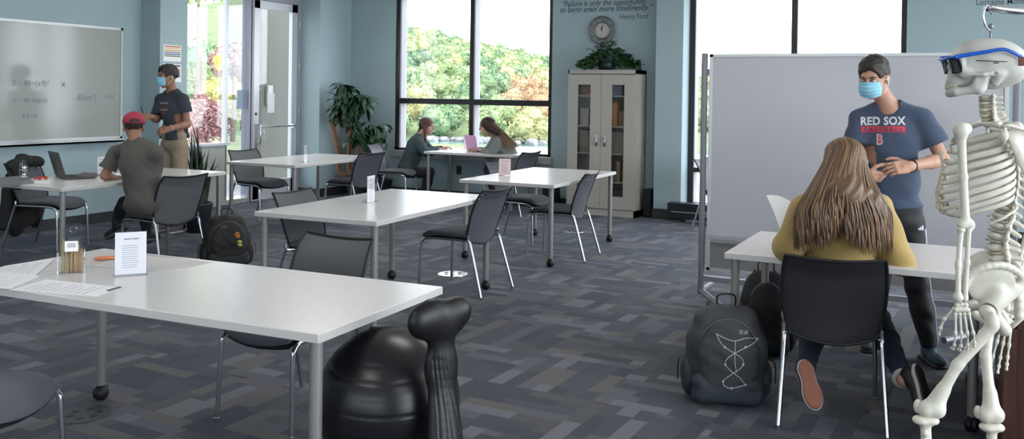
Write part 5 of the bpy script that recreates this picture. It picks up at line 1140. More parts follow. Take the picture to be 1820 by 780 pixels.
t_ = MB(); proj_text(t_, 'RED SOX', 1529, 1610, 222, 14.5, -.01, .035, sp=1.05); child(t_, 'shirt_lettering', M_PRW, root, smooth=False, parent=sh)
def band(x0, x1, y0, y1, n=24, off=.0022, mb=None):
    mb = mb or MB(); vs = []; m_ = 4
    for i in range(n+1):
        for j in range(m_+1): vs.append(onto(x0+(x1-x0)*i/n, y0+(y1-y0)*j/m_, off))
    mb.add(vs, [(i*(m_+1)+j, i*(m_+1)+j+1, (i+1)*(m_+1)+j+1, (i+1)*(m_+1)+j) for i in range(n) for j in range(m_)]); return mb
child(band(1531, 1609, 224.5, 235), 'red_band', M_PRR, root, smooth=False, parent=sh)
t_ = MB(); proj_text(t_, 'BASEBALL', 1534, 1606, 233.5, 7.2, 0, .02, off=.0035, sp=1.25); child(t_, 'band_lettering', NAVY, root, smooth=False, parent=sh)
t_ = MB(); proj_text(t_, 'B', 1558, 1569, 256, 18, 0, .05, off=.0022); child(t_, 'crest_outline', M_PRW, root, smooth=False, parent=sh)
t_ = MB(); proj_text(t_, 'B', 1559.5, 1567.5, 254.7, 15.5, 0, .01, off=.0034); child(t_, 'crest', M_PRR, root, smooth=False, parent=sh)
t_ = MB(); t_.add([onto(1566, 203), onto(1569, 197), onto(1573, 203), onto(1569, 201)], [(0, 1, 2, 3)]); child(t_, 'collar_mark', M_PRW, root, smooth=False, parent=sh)
tr_ = [o for o in root.children if o.name.startswith('trousers')][0]; bt_ = bvh_of(tr_)
for k in range(3):
    pts = []
    for f_ in np.linspace(0, 1, 22):
        py = 368+(606-368)*f_; d_ = J['hipL'] if f_ < .5 else J['knL']; c = lerp(J['hipL'], J['knL'], f_/.58) if f_ < .58 else lerp(J['knL'], J['anL'], (f_-.58)/.42)
        a = dirv(math.cos(.25+.22*k), -math.sin(.25+.22*k)); hit = bt_.ray_cast(Vector(c+a*.3), Vector(-a)); 
        if hit[0] is not None: pts.append(np.array(hit[0])+a*.0005)
    if len(pts) > 3: child(MB().tube(pts, .0042, n=6), 'side_stripe', mat('stripe_white', (.50, .52, .58), rough=.8), root, parent=tr_)
def ontop(px, py): d = Vector(unit(ray(px, py))); hit = bt_.ray_cast(Vector(EYEP), d); return np.array(hit[0])-np.array(d)*.003 if hit[0] is not None else P(px, py, 5.4)
t_ = MB()
for k in range(3): x0 = 1632+k*3.6; t_.add([ontop(x0, 409), ontop(x0+2.8, 409), ontop(x0+2.2-.3*k, 404.5-2.2*k), ontop(x0-.6-.3*k+.6, 405.8-2.2*k)], [(0, 1, 2, 3)])
child(t_, 'trouser_mark', M_PRW, root, smooth=False, parent=tr_)

# --- seated person in the yellow sweater, seen from behind
YEL = mat('sweater_yellow', (.36, .25, .085), rough=.9, bump=.35, bscale=220, sheen=.2, var=.05, vscale=10)
JEAN = mat('jeans_navy', (.016, .026, .055), rough=.8, bump=.3, bscale=300)
J = dict(pel=P(1490, 540, 4.62), neck=P(1497, 342, 4.60), head=P(1500, 296, 4.60), fd=dirv(-.05, .80, -.55), shL=P(1432, 372, 4.56), shR=P(1562, 372, 4.54), elL=P(1402, 438, 4.62), elR=P(1600, 464, 4.50), wrL=P(1428, 410, 4.84), wrR=P(1560, 428, 4.86),
         hipL=P(1458, 548, 4.64), hipR=P(1524, 548, 4.64), knL=P(1452, 566, 5.0), knR=P(1560, 566, 5.0), anL=P(1428, 668, 4.36), anR=P(1607, 676, 4.34), toL=unit(P(1455, 745, 4.27)-P(1434, 668, 4.36)), toR=unit(P(1630, 752, 4.26)-P(1609, 678, 4.34)), tuL=FH*1.0+UP*.1, tuR=FH*.8+RH*-.6+UP*.1)
root, T, H = person('person', 'seated person in a mustard yellow sweater with long brown hair, seen from behind', J, SK3, YEL, JEAN, None, long=True, girl=True, loose=.034, hem=P(1490, 562, 4.62), wr=(.007, 13), hh=.008, eye=False, neckcut=.06, hand_kw=({'fdir': dirv(-.3, .8, .1), 'curl': (.3, .4, .3)}, {'fdir': dirv(-.5, .8, 0), 'curl': (.3, .4, .3)}))
P_YEL = root
M_VAN = mat('shoe_black', (.012, .012, .013), rough=.6); M_GUM = mat('sole_rust', (.20, .065, .035), rough=.6); M_WHT = mat('rubber_white', (.50, .49, .47), rough=.5)
for q in 'LR':
    an = J['an'+q]; td = unit(J['to'+q]); up = unit(J['tu'+q]-td*(J['tu'+q]@td)); x = np.cross(td, up); R = np.stack([x, td, up], 1); L = lambda a, b_, c: an+R@V(a, b_, c)
    mb = MB(); sdf_add(mb, [ell(L(0, -.01, -.03), (.034, .05, .045), R, k=.03), ell(L(0, .085, -.048), (.042, .08, .030), R, k=.03)], .005, planes=[(L(0, 0, -.066), -up)]); o1 = child(mb, 'shoe', M_VAN, root)
    def sole(off, hgt, gr, m, nm): mb = MB(); sdf_add(mb, [ell(L(0, .10, off), (.044+gr, .068+gr, hgt), R, k=.03), ell(L(0, -.02, off), (.034+gr, .042+gr, hgt), R, k=.03), rbx(L(0, .04, off), (.030+gr, .06, hgt), R, rd=.004, k=.02)], .0035, planes=[(L(0, 0, off-hgt*.6), -up), (L(0, 0, off+hgt*.6), up)]); return child(mb, nm, m, root, parent=o1)
    sole(-.072, .016, .002, M_WHT, 'foxing_stripe'); sole(-.084, .012, -.002, M_GUM if q == 'L' else M_VAN, 'sole')
mb = MB(); mb.tube([J['anR']+unit(J['knR']-J['anR'])*.02+frame_z(unit(J['knR']-J['anR']))@V(.041*math.cos(a), .041*math.sin(a), 0) for a in np.linspace(0, 2*PI, 20)], .012, n=8, cap=False); child(mb, 'heel_collar', M_WHT, root)
def hair_mats(base, tip, n):
    return [mat('%s_%d' % (n, i), tuple(base[j]+(tip[j]-base[j])*i/3 for j in range(3)), rough=.42, spec=.4) for i in range(4)]
HB = hair_mats((.055, .028, .015), (.20, .115, .060), 'hair_brown')
hc = J['head']; L = lambda x, y, z: hc+H@V(x, y, z)
mb = MB()
sdf_add(mb, [ell(L(0, -.018, .03), (.092, .112, .100), H, k=.03), cap(hc+V(0, 0, -.02)-FH*.05, P(1497, 345, 4.44), .085, .10, k=.06), ell(P(1460, 385, 4.425), (.085, .035, .12), np.stack([RH, FH, UP], 1), k=.06), ell(P(1545, 385, 4.415), (.085, .035, .13), np.stack([RH, FH, UP], 1), k=.06), cut(ell(P(1503, 455, 4.38), (.055, .12, .11), k=.05))], .008, post=lambda F, X, Y, Z: F+.004*np.sin(90*(X*RH[0]+Y*RH[1])+6*np.sin(Z*14)))
child(mb, 'hair', HB[1], root); hair_o = COL.objects[-1]
rgh = np.random.default_rng(21); groups = [MB() for _ in range(4)]
topc = L(0, -.02, .03)
for k in range(720):
    a = rgh.uniform(-1.45, 1.45); ss = math.sin(a); layer = rgh.uniform(-.006, .010)
    yend = 436-28*math.exp(-((ss+.05)/.22)**2)+rgh.uniform(-26, 14); yend = yend+(6 if ss > .3 else 0)
    ph = rgh.uniform(0, 6.28); am = rgh.uniform(.002, .010); pts = []; rad = []
    for i, t in enumerate(np.linspace(0, 1, 15)):
        if t < .3:
            u_ = t/.3; el_ = (PI/2-.05)*(1-u_)+.0*u_; q = topc+H@V(math.sin(a)*(.094+layer)*math.cos(el_), 0, 0)+(-(H[:, 1]))*math.cos(a)*(.108+layer)*math.cos(el_)+H[:, 2]*(.098+layer)*math.sin(el_)
            pts.append(q); last = q
        else:
            u_ = (t-.3)/.7; px = 1499+ss*(34+54*min(1, u_*1.5)**.8)+am*360*math.sin(ph+u_*9)*u_*.7; py = 300+(yend-300)*u_; dd = 4.49-.075*math.cos(a*.9)-.06*min(1, u_*2)*math.cos(a)+layer*-1+.015*math.sin(ph+u_*7)*u_
            q = P(px, py, dd); w_ = min(1, u_*3); pts.append(last*(1-w_)+q*w_ if w_ < 1 else q)
        rad.append((.0045 if t < .85 else .0045*(1-t)/.15+.0006))
    groups[min(3, int(rgh.beta(2, 2)*4))].tube(pts, rad, n=5, smooth=2, flat=.6)
for i, g_ in enumerate(groups): child(g_, 'hair_strand', HB[i], root, parent=hair_o)

# --- student in the red cap at the laptop table
GREYT = mat('shirt_grey_brown', (.085, .080, .072), rough=.9, bump=.15, bscale=16); DARKP = mat('trousers_black', (.010, .010, .014), rough=.8)
J = dict(pel=P(257, 362, 7.78), neck=P(243, 250, 7.82), head=P(238, 225, 7.92), fd=dirv(-.38, .88, -.18), shL=P(206, 273, 7.98), shR=P(277, 271, 7.70), elL=P(186, 312, 7.93), elR=P(268, 322, 7.98), wrL=P(207, 317, 8.12), wrR=P(232, 316, 8.22),
         hipL=P(243, 370, 7.90), hipR=P(262, 372, 7.80), knL=P(222, 362, 8.24), knR=P(255, 366, 8.16), anL=P(207, 396, 8.14), anR=P(262, 412, 8.10), toL=dirv(-.85, .3, -.5), toR=dirv(-.6, .7, -.3))
root, T, H = person('person', 'seated student in a grey T-shirt and backwards red cap at the laptop table', J, SK2, GREYT, DARKP, (mat('shoe_black2', (.015, .014, .015), rough=.6), mat('sole_grey', (.10, .10, .10), rough=.6)), sleeve=.72, loose=.030, hem=P(257, 392, 7.78), eye=False, hh=.010, hand_h=.005, wr=(.006, 15), headh=.007, flare=.02,
                    hand_kw=({'fdir': dirv(.4, .9, 0)}, {'fdir': dirv(-.5, .8, 0)}))
hc = J['head']; L = lambda x, y, z: hc+H@V(x, y, z)
CAPM = mat('cap_red', (.34, .030, .060), rough=.8, bump=.2, bscale=200)
mb = MB(); sdf_add(mb, [ell(L(0, -.010, .045), (.092, .112, .085), H, k=.02), cut(rbx(L(0, 0, -.07), (.2, .2, .085), H, rd=.01, k=.01)), cut(ell(L(0, -.12, .028), (.038, .05, .020), H, k=.008))], .005); co = child(mb, 'cap', CAPM, root)
child(MB().tube([L(-.045, -.105, .020), L(0, -.125, .018), L(.045, -.105, .020)], .010, n=8, smooth=5, flat=.4), 'cap_strap', CAPM, root, parent=co)
child(MB().shell(lambda u, v: L(.075*u, .085+.045*(v+1)*(1-.35*u*u), .018-.012*u*u), .008, 12, 10, c=.3), 'cap_brim', CAPM, root, parent=co)
mb = MB(); hair_cap(mb, hc, H, low=.0, thick=.006, h=.006); child(mb, 'hair', HAIRD, root)
mb = MB(); mb.ell(L(0, -.085, .006), (.05, .03, .025), H); child(mb, 'hair_back', HAIRD, root)

# --- standing student at the wall whiteboard
KHAKI = mat('khaki', (.30, .235, .165), rough=.85, bump=.2, bscale=30); DKT = mat('shirt_charcoal', (.030, .038, .052), rough=.85, bump=.15, bscale=16)
J = dict(pel=P(310, 252, 9.90), neck=P(306, 162, 9.86), head=P(298, 136, 9.80), fd=dirv(-.62, -.75, -.08), shL=P(325, 177, 9.78), shR=P(287, 177, 9.96), elL=P(333, 221, 9.80), elR=P(279, 212, 9.86), wrL=P(300, 229, 9.58), wrR=P(266, 207, 9.55),
         hipL=P(320, 262, 9.88), hipR=P(300, 262, 9.95), knL=P(320, 338, 9.86), knR=P(298, 338, 9.95), anL=P(320, 402, 9.90), anR=P(298, 402, 10.0), toL=dirv(-.5, -.85), toR=dirv(-.6, -.8))
for q in 'LR': J['an'+q][2] = .092
root, T, H = person('person', 'standing student in a dark T-shirt, khaki trousers and blue mask by the wall whiteboard', J, SK2, DKT, KHAKI, (mat('shoe_grey', (.10, .10, .11), rough=.7), M_WHT), sleeve=(.52, .84), hem=P(310, 246, 9.90), hh=.010, hand_h=.005, headh=.006, pants_loose=.008, flare=.018, loose=.026,
                    hand_kw=({'fdir': dirv(-.9, -.3, -.3), 'pn': dirv(.2, .8, -.5), 'curl': (.5, .7, .4)}, {'fdir': dirv(-.95, -.1, .1), 'pn': dirv(.1, .5, -.8), 'curl': (.5, .7, .5)}))
mb = MB(); hair_cap(mb, J['head'], H, low=.03, thick=.013, h=.006); child(mb, 'hair', HAIRD, root); face_mask(root, J['head'], H)
e = unit(J['elL']-J['wrL']); wc = J['wrL']+e*.03; Rw = frame_z(e); mb = MB().tube([wc+Rw@V(.030*math.cos(a), .030*math.sin(a), 0) for a in np.linspace(0, 2*PI, 25)], .008, n=8, cap=False, flat=.5).ell(wc-FH*.032, (.016, .008, .016)); child(mb, 'wrist_watch', mat('watch_face', (.55, .52, .48), rough=.3), root)
# chest print
sh = [o for o in root.children if o.name.startswith('shirt')][0]; bv = bvh_of(sh)
def oval(cx, cy, rx, ry, off=.003, n=24): c = onto(cx, cy, off); vs = [c]+[onto(cx+rx*math.cos(a), cy+ry*math.sin(a), off) for a in np.arange(n)*2*PI/n]; return MB().add(vs, [(0, 1+i, 1+(i+1) % n) for i in range(n)])
child(oval(291, 192, 6.5, 13), 'chest_print', mat('print_maroon', (.10, .045, .055), rough=.85), root, smooth=False, parent=sh)
child(band(284, 299, 182, 184.5, 8, .005), 'print_letters', mat('print_grey', (.28, .27, .28), rough=.85), root, smooth=False, parent=sh)
child(band(285, 298, 194, 196, 8, .005), 'print_letters', MATS['print_grey'], root, smooth=False, parent=sh)
w_ = J['wrR']+dirv(-.9, -.1, .1)*.06; o = MB().tube([(0, 0, 0), tuple(dirv(-.4, .5, .65)*.12)], .007, n=8).obj('marker_pen', mat('marker_black', (.05, .05, .07), rough=.4)); o.location = tuple(w_); tag(o, 'dark marker pen in the raised hand of the standing student', 'marker')

# --- two women at the window table
GRN = mat('sweater_green', (.045, .075, .080), rough=.9, bump=.3, bscale=150); GRY = mat('sweater_grey', (.19, .20, .195), rough=.9, bump=.3, bscale=150)
J = dict(pel=P(724, 300, 13.0), neck=P(747, 240, 12.95), head=P(759, 224, 12.93), fd=dirv(.93, -.28, -.15), shR=P(743, 250, 12.80), shL=P(749, 249, 13.12), elR=P(756, 271, 12.78), elL=P(766, 269, 13.08), wrR=P(779, 266, 12.90), wrL=P(787, 264, 13.05),
         hipR=P(728, 306, 12.90), hipL=P(728, 306, 13.06), knR=P(763, 308, 12.92), knL=P(764, 305, 13.10), anR=P(752, 345, 12.95), anL=P(758, 342, 13.1), toL=dirv(.9, -.3), toR=dirv(.9, -.3))
for q in 'LR': J['an'+q][2] = .10
root, T, H = person('person', 'woman in a dark green sweater leaning on the window table, facing right', J, SK3, GRN, DARKP, (MATS['shoe_black2'], MATS['sole_grey']), long=True, girl=True, loose=.018, hh=.011, hand_h=.006, headh=.006, eye=True)
hc = J['head']; L = lambda x, y, z: hc+H@V(x, y, z)
mb = MB(); sdf_add(mb, [ell(L(0, -.018, .03), (.088, .105, .095), H, k=.02), cap(L(-.03, -.07, 0), L(-.02, -.10, -.12), .045, .04, k=.04), cap(L(.075, .0, -.02), L(.07, .045, -.22), .026, .016, k=.03), cut(ell(L(0, .12, -.045), (.075, .095, .088), H, k=.012)), cut(ell(L(.02, .10, -.15), (.04, .06, .06), H, k=.02))], .006)
child(mb, 'hair', mat('hair_auburn', (.075, .028, .018), rough=.5, bump=.4, bscale=140), root)
J = dict(pel=P(915, 296, 12.45), neck=P(880, 242, 12.40), head=P(866, 224, 12.36), fd=dirv(-.93, .10, -.22), shL=P(885, 252, 12.24), shR=P(881, 250, 12.56), elL=P(872, 276, 12.22), elR=P(866, 272, 12.52), wrL=P(858, 268, 12.42), wrR=P(850, 267, 12.56),
         hipL=P(908, 302, 12.36), hipR=P(908, 302, 12.52), knL=P(868, 303, 12.34), knR=P(868, 301, 12.54), anL=P(886, 360, 12.3), anR=P(880, 356, 12.5), toL=dirv(-.9, -.3), toR=dirv(-.9, -.1))
for q in 'LR': J['an'+q][2] = .10
root, T, H = person('person', 'woman in a grey sweater with long hair bending over the pink laptop', J, SK3, GRY, DARKP, (MATS['rubber_white'], MATS['rubber_white']), long=True, girl=True, loose=.024, hh=.011, hand_h=.006, headh=.006, eye=True)
hc = J['head']; L = lambda x, y, z: hc+H@V(x, y, z); HG = hair_mats((.040, .018, .014), (.30, .20, .13), 'hair_blend')
mb = MB(); sdf_add(mb, [ell(L(0, -.018, .03), (.090, .108, .098), H, k=.02), cap(hc-FH*.04+UP*-.02+RH*.03, P(886, 236, 12.24), .06, .045, k=.04), cut(ell(L(0, .12, -.045), (.075, .095, .088), H, k=.012))], .006); ho = child(mb, 'hair', HG[0], root)
gs = [MB() for _ in range(4)]
for k in range(130):
    a = rgh.uniform(-1, 1); q0 = hc+UP*(.04+.03*a)+RH*(.05)-FH*(.05+.03*rgh.random()); e_ = P(896+14*rgh.random()+a*6, 248+8*rgh.random()-a*4, 12.16+.06*rgh.random()); e2 = e_+RH*(.06+.03*rgh.random())-UP*(.05+.04*rgh.random())
    for i_, (u0, u1) in enumerate(((0, 5), (4, 9), (8, 13))):
        pts = catmull([hc+UP*.06+RH*.02-FH*.04, q0, lerp(q0, e_, .5)+UP*.012+V(*(rgh.normal(size=3)*.006)), e_, e2], 3); gs[min(3, i_+1)].tube(pts[u0:u1+1], [.0055*(1-.06*j) for j in range(u0, min(u1+1, len(pts)))], n=4)
for i in range(1, 4): child(gs[i], 'hair_strand', HG[i], root, parent=ho)
# ------------------------------------------------------------------ anatomical skeleton hanging from its stand
DK = 2.70; PM = FPX/DK
def K(px, py, dd=0.): return P(px, py, DK+dd)
BONE = mat('bone_ivory', (.60, .58, .50), rough=.42, spec=.4, var=.10, vscale=18, bump=.12, bscale=60); BONEG = mat('bone_skull', (.50, .50, .465), rough=.42, spec=.4, var=.07, vscale=14)
CART = mat('cartilage_tan', (.42, .36, .25), rough=.45)
Fd = dirv(-.89, .455); Lf = np.cross(UP, Fd)          # body forward and body left (toward the viewer)
sk = thing('anatomy_skeleton', 'life-size model skeleton wearing blue glasses, hanging at the right edge', 'skeleton', (K(1757, 400)[0], K(1757, 400)[1], 0))
# skull frame: x forward, y left, z up
sF = dirv(-.985, .17); sL = np.cross(UP, sF); SR = np.stack([sF, sL, UP], 1); s0 = K(1757, 113); S_ = lambda x, y, z: s0+SR@V(x, y, z)
p = [ell(S_(-.002, 0, .006), (.099, .071, .069), SR, k=.02), ell(S_(.050, 0, .004), (.048, .058, .056), SR, k=.03), ell(S_(-.050, 0, -.012), (.050, .062, .050), SR, k=.03),
     cap(S_(.094, -.036, .012), S_(.094, .036, .012), .010, k=.012), ell(S_(.082, 0, -.036), (.030, .030, .032), SR, k=.02), cap(S_(.096, 0, .008), S_(.108, 0, -.012), .008, .006, k=.01), ell(S_(.093, 0, -.056), (.022, .026, .014), SR, k=.015), cap(S_(-.01, 0, -.036), S_(.05, 0, -.038), .034, .032, k=.03)]
for q in (-1, 1):
    p += [cut(ell(S_(.106, q*.033, -.007), (.030, .020, .017), SR, k=.006)), cut(ell(S_(.058, q*.084, -.008), (.034, .024, .030), SR, k=.02)), ell(S_(.080, q*.046, -.030), (.017, .014, .015), SR, k=.012), cap(S_(.074, q*.058, -.032), S_(.034, q*.069, -.034), .0065, .005, k=.006), cap(S_(.034, q*.069, -.034), S_(.002, q*.067, -.030), .005, .007, k=.010),
          cap(S_(.088, q*.052, -.022), S_(.090, q*.050, .010), .007, k=.010), cap(S_(-.014, q*.056, -.032), S_(-.004, q*.052, -.060), .014, .009, k=.012), cut(ell(S_(.004, q*.072, -.032), (.006, .008, .006), SR, k=.003))]
p += [cut(ell(S_(.118, 0, -.030), (.014, .011, .015), SR, k=.004))]
mb = MB(); sdf_add(mb, p, .0028); skl = child(mb, 'skull', BONEG, sk)
g = MB(); g.tube([S_(.1003*math.cos(a)-.002, .0722*math.sin(a), .004+.004*math.cos(a)) for a in np.linspace(1.0, 2.5, 20)], .0013, n=6); g.ell(S_(.0, .069, .0), (.014, .002, .0035), SR); child(g, 'calvaria_cut', mat('bone_gap', (.05, .045, .04), rough=.8), sk, parent=skl)
m_ = []
for q in (-1, 1): m_ += [cap(S_(.104, q*.006, -.088), S_(.096, q*.024, -.084), .0125, .012, k=.01), cap(S_(.096, q*.024, -.084), S_(.038, q*.046, -.076), .012, .012, k=.01), cap(S_(.038, q*.046, -.076), S_(.026, q*.052, -.046), .013, .009, k=.01), cap(S_(.026, q*.052, -.046), S_(.016, q*.053, -.034), .009, .008, k=.006), cap(S_(.050, q*.045, -.066), S_(.046, q*.050, -.040), .010, .005, k=.012), ell(S_(.034, q*.050, -.056), (.019, .007, .028), SR, k=.008)]
m_ += [cut(ell(S_(.058, 0, -.078), (.030, .024, .03), SR, k=.005))]
mb = MB(); sdf_add(mb, m_, .0028); child(mb, 'jawbone', BONEG, sk)
tt = MB()
for row, z_, rr in ((0, -.0655, .026), (1, -.0735, .0255)):
    for k in range(14):
        a = (k-6.5)/6.5*1.35; x_, y_ = .090+rr*math.cos(a)*1.0, rr*math.sin(a)*.98; tt.box(S_(x_, y_, z_), (.0055, .0042, .0095), R=SR@rotz(a), bev=.0014)
child(tt, 'teeth', mat('teeth_ivory', (.55, .52, .42), rough=.3), sk)
# blue glasses, a thing of their own
gl = thing('glasses', 'blue-framed dark glasses worn by the skeleton', 'glasses', tuple(S_(.118, 0, -.02)))
BLUE = mat('frame_blue', (.006, .085, .46), rough=.3, spec=.5); LENS = mat('lens_dark', (.012, .014, .022), rough=.08, spec=.6)
def side(y_): return [S_(.112, y_*1.0, .016), S_(.085, y_*1.01, .021), S_(.030, y_*1.05, .031), S_(-.010, y_*1.06, .038), S_(-.038, y_*1.03, .030), S_(-.066, y_*.93, .016)]
def child2(mb, name, m, root_, parent=None): o = mb.obj(name, m, ang=None); o.data.transform(Matrix.Translation(root_.location).inverted()); o.parent = parent or root_; return o
for y_ in (.077, -.077):
    mb = MB(); pts = catmull(side(y_), 6); hs = np.interp(np.linspace(0, 1, len(pts)), [0, .25, .6, 1], [.0062, .0058, .0048, .0052]); vs = []; fs = []
    for i, q in enumerate(pts):
        for a_, b__ in ((1, 1), (1, -1), (-1, -1), (-1, 1)): vs.append(q+UP*hs[i]*a_+sL*.002*b__*np.sign(y_))
    for i in range(len(pts)-1):
        for j in range(4): fs.append((i*4+j, i*4+(j+1) % 4, (i+1)*4+(j+1) % 4, (i+1)*4+j))
    fs += [(0, 1, 2, 3), tuple(len(vs)-4+j for j in range(4))[::-1]]; mb.add(vs, fs); child2(mb, 'temple_arm', BLUE, gl)
mb = MB(); mb.tube([S_(.112, .077, .016), S_(.122, .045, .014), S_(.126, 0, .010), S_(.122, -.045, .014), S_(.112, -.077, .016)], .0052, n=8, smooth=6); child2(mb, 'brow_bar', BLUE, gl)
for q in (-1, 1):
    mb = MB().shell(lambda u, v: S_(.113+.010*(1-abs(u))-.012*(1-v)/2-.0*u+(-.012*(q*u > 0)*abs(u)), q*.040+.034*u, -.008+.024*v), .002, 12, 10, c=.3); child2(mb, 'lens', LENS, gl)
tp = MB().shell(lambda u, v: S_(-.062+.008*u, .079-.004*u, .004+.013*v), .003, 8, 8, c=.1); child2(tp, 'temple_tip', mat('strap_brown', (.20, .09, .07), rough=.5), gl)
# spine
path = catmull([K(1754, 168), K(1755, 190), K(1760, 212, .02), K(1779, 240, .01), K(1792, 272, 0), K(1797, 310, 0), K(1792, 350, 0), K(1781, 392, 0), K(1772, 430, 0), K(1777, 466, 0)], 10)
path = np.array(path); ln = np.concatenate([[0], np.cumsum(np.linalg.norm(np.diff(path, axis=0), axis=1))]); tot = ln[-1]
sizes = [.62]*7+[.72+.02*i for i in range(12)]+[1.08, 1.12, 1.15, 1.18, 1.2]; cs = np.cumsum(sizes)/sum(sizes); VC = []
for i, sz in enumerate(sizes):
    m = (cs[i]-sz/sum(sizes)/2)*tot; hh_ = sz/sum(sizes)*tot; c = np.array([np.interp(m, ln, path[:, j]) for j in range(3)]); t = unit(np.array([np.interp(m-.01, ln, path[:, j]) for j in range(3)])-np.array([np.interp(m+.01, ln, path[:, j]) for j in range(3)]))
    f_ = unit(Fd-t*(Fd@t)); l_ = np.cross(t, f_); R = np.stack([f_, l_, t], 1); VC.append((c, R)); a = .0125+.0085*sz
    if i > 18: a += .003
    pr = [ell(c+f_*.006, (a*.95, a*1.1, hh_*.43), R, k=.006), cap(c-f_*a*.8, c-f_*(a*2.15)-t*.012*(1 if i > 6 else .2), a*.32, a*.26, k=.006), cap(c-f_*a*.9-l_*a*1.7+t*.002, c-f_*a*.9+l_*a*1.7+t*.002, a*.25, k=.006), cap(c-f_*a*.9+l_*a*.7-t*hh_*.4, c-f_*a*.9+l_*a*.7+t*hh_*.45, a*.26, k=.005), cap(c-f_*a*.9-l_*a*.7-t*hh_*.4, c-f_*a*.9-l_*a*.7+t*hh_*.45, a*.26, k=.005)]
    mb = MB(); sdf_add(mb, pr, .0028); vo = child(mb, 'vertebra', BONE, sk)
    if i < 23: child(MB().lathe([(0, -.0022), (a*.95, -.0022), (a*.98, 0), (a*.95, .0022), (0, .0022)], c+f_*.006-t*hh_*.52, axis=t, n=16), 'spinal_disc', CART, sk, parent=vo)
# ribs
def rib_strip(pts, i, mb=None):
    """flat curved strip, taller than thick, with rounded edges"""
    if mb is None: return
    pts = np.array(pts); n_ = len(pts); T_ = np.gradient(pts, axis=0); cen = pts.mean(0); vs = []; fs = []; m_ = 8
    for j in range(n_):
        t = unit(T_[j]); u_ = unit(UP-t*(UP@t)); o_ = np.cross(t, u_); hh = (.0050+.0030*math.sin(PI*min(1, .1+j/(n_-1)*.95)))*(1.15 if i in (1, 2, 3, 4, 5, 6, 7) else .95); tk = .0032
        for a in np.arange(m_)*2*PI/m_: vs.append(pts[j]+u_*hh*math.sin(a)+o_*tk*math.cos(a))
    for j in range(n_-1):
        for k in range(m_): fs.append((j*m_+k, j*m_+(k+1) % m_, (j+1)*m_+(k+1) % m_, (j+1)*m_+k))
    fs += [tuple(range(m_))[::-1], tuple((n_-1)*m_+k for k in range(m_))]; mb.add(vs, fs)
def loc(f_, l_, z_): b_ = K(1757, 300, 0); return V(b_[0], b_[1], 0)+Fd*f_+Lf*l_+UP*z_
def zpx(py): return EYE-(py-178)/PM
wid = [.052, .082, .104, .119, .129, .135, .138, .137, .130, .118]; Ff = [.075, .096, .112, .122, .130, .136, .140, .142, .136, .122]; drop = [.040, .054, .068, .080, .090, .098, .104, .106, .100, .085]; tmax = [.90, .90, .89, .88, .86, .84, .80, .76, .72, .66]
ster_t, ster_b = zpx(252), zpx(338); ends = {1: [], -1: []}
for i in range(12):
    c, R = VC[7+i]
    for q in (-1, 1):
        if i < 10:
            pts = []; fb = (c-V(*loc(0, 0, 0)))@Fd; 
            for th in np.linspace(.10, tmax[i], 22)*PI:
                s_ = (1-math.cos(th))/2; pts.append(loc(fb-.022*math.sin(min(th*2.0, PI))+(Ff[i]-fb)*s_, q*(.012+wid[i]*math.sin(th)**.75), c[2]+.004-drop[i]*s_-.006*math.sin(th)))
            vs = MB(); rib_strip(pts, i, vs)
            child(vs, 'rib', BONE, sk); ends[q].append((pts[-1], i))
        else:
            l_ = .10 if i == 10 else .065; pts = [c+Lf*q*.014-Fd*.01, c+Lf*q*(l_*.5)-Fd*.022-UP*.014, c+Lf*q*l_*.95+Fd*(.012 if i == 10 else -.015)-UP*(.040 if i == 10 else .03), c+Lf*q*l_+Fd*(.05 if i == 10 else .0)-UP*(.06 if i == 10 else .045)]; child(MB().tube(pts, .005, n=8, smooth=6, flat=.6), 'rib', BONE, sk)
mb = MB(); RS = np.stack([Lf, UP, Fd], 1)
sdf_add(mb, [ell(loc(.098, 0, ster_t-.012), (.026, .022, .006), RS, k=.01), rbx(loc(.119, 0, (ster_t+ster_b)/2-.008), (.016, .048, .005), RS@rotx(.22), rd=.004, k=.01), cap(loc(.134, 0, ster_b+.004), loc(.137, 0, ster_b-.022), .006, .004, k=.008)], .003); child(mb, 'breastbone', BONE, sk)
for q in (-1, 1):
    for (e_, i) in ends[q]:
        if i < 7: zt = ster_t-.012-(ster_t-ster_b-.01)*(i/6.); a_ = loc(.100+.034*i/6, q*.016, zt); child(MB().tube([e_, lerp(e_, a_, .5)+UP*(-.006 if i > 2 else .0)+Fd*.006, a_], .0055, n=8, smooth=5, flat=.6), 'costal_cartilage', CART, sk)
        else: pe = ends[q][i-1][0]; a_ = lerp(pe, loc(.136, q*.02, ster_b), .35); child(MB().tube([e_, e_+Fd*.012+(a_-e_)*.4-UP*.006, a_], .0055, n=8, smooth=5, flat=.6), 'costal_cartilage', CART, sk)
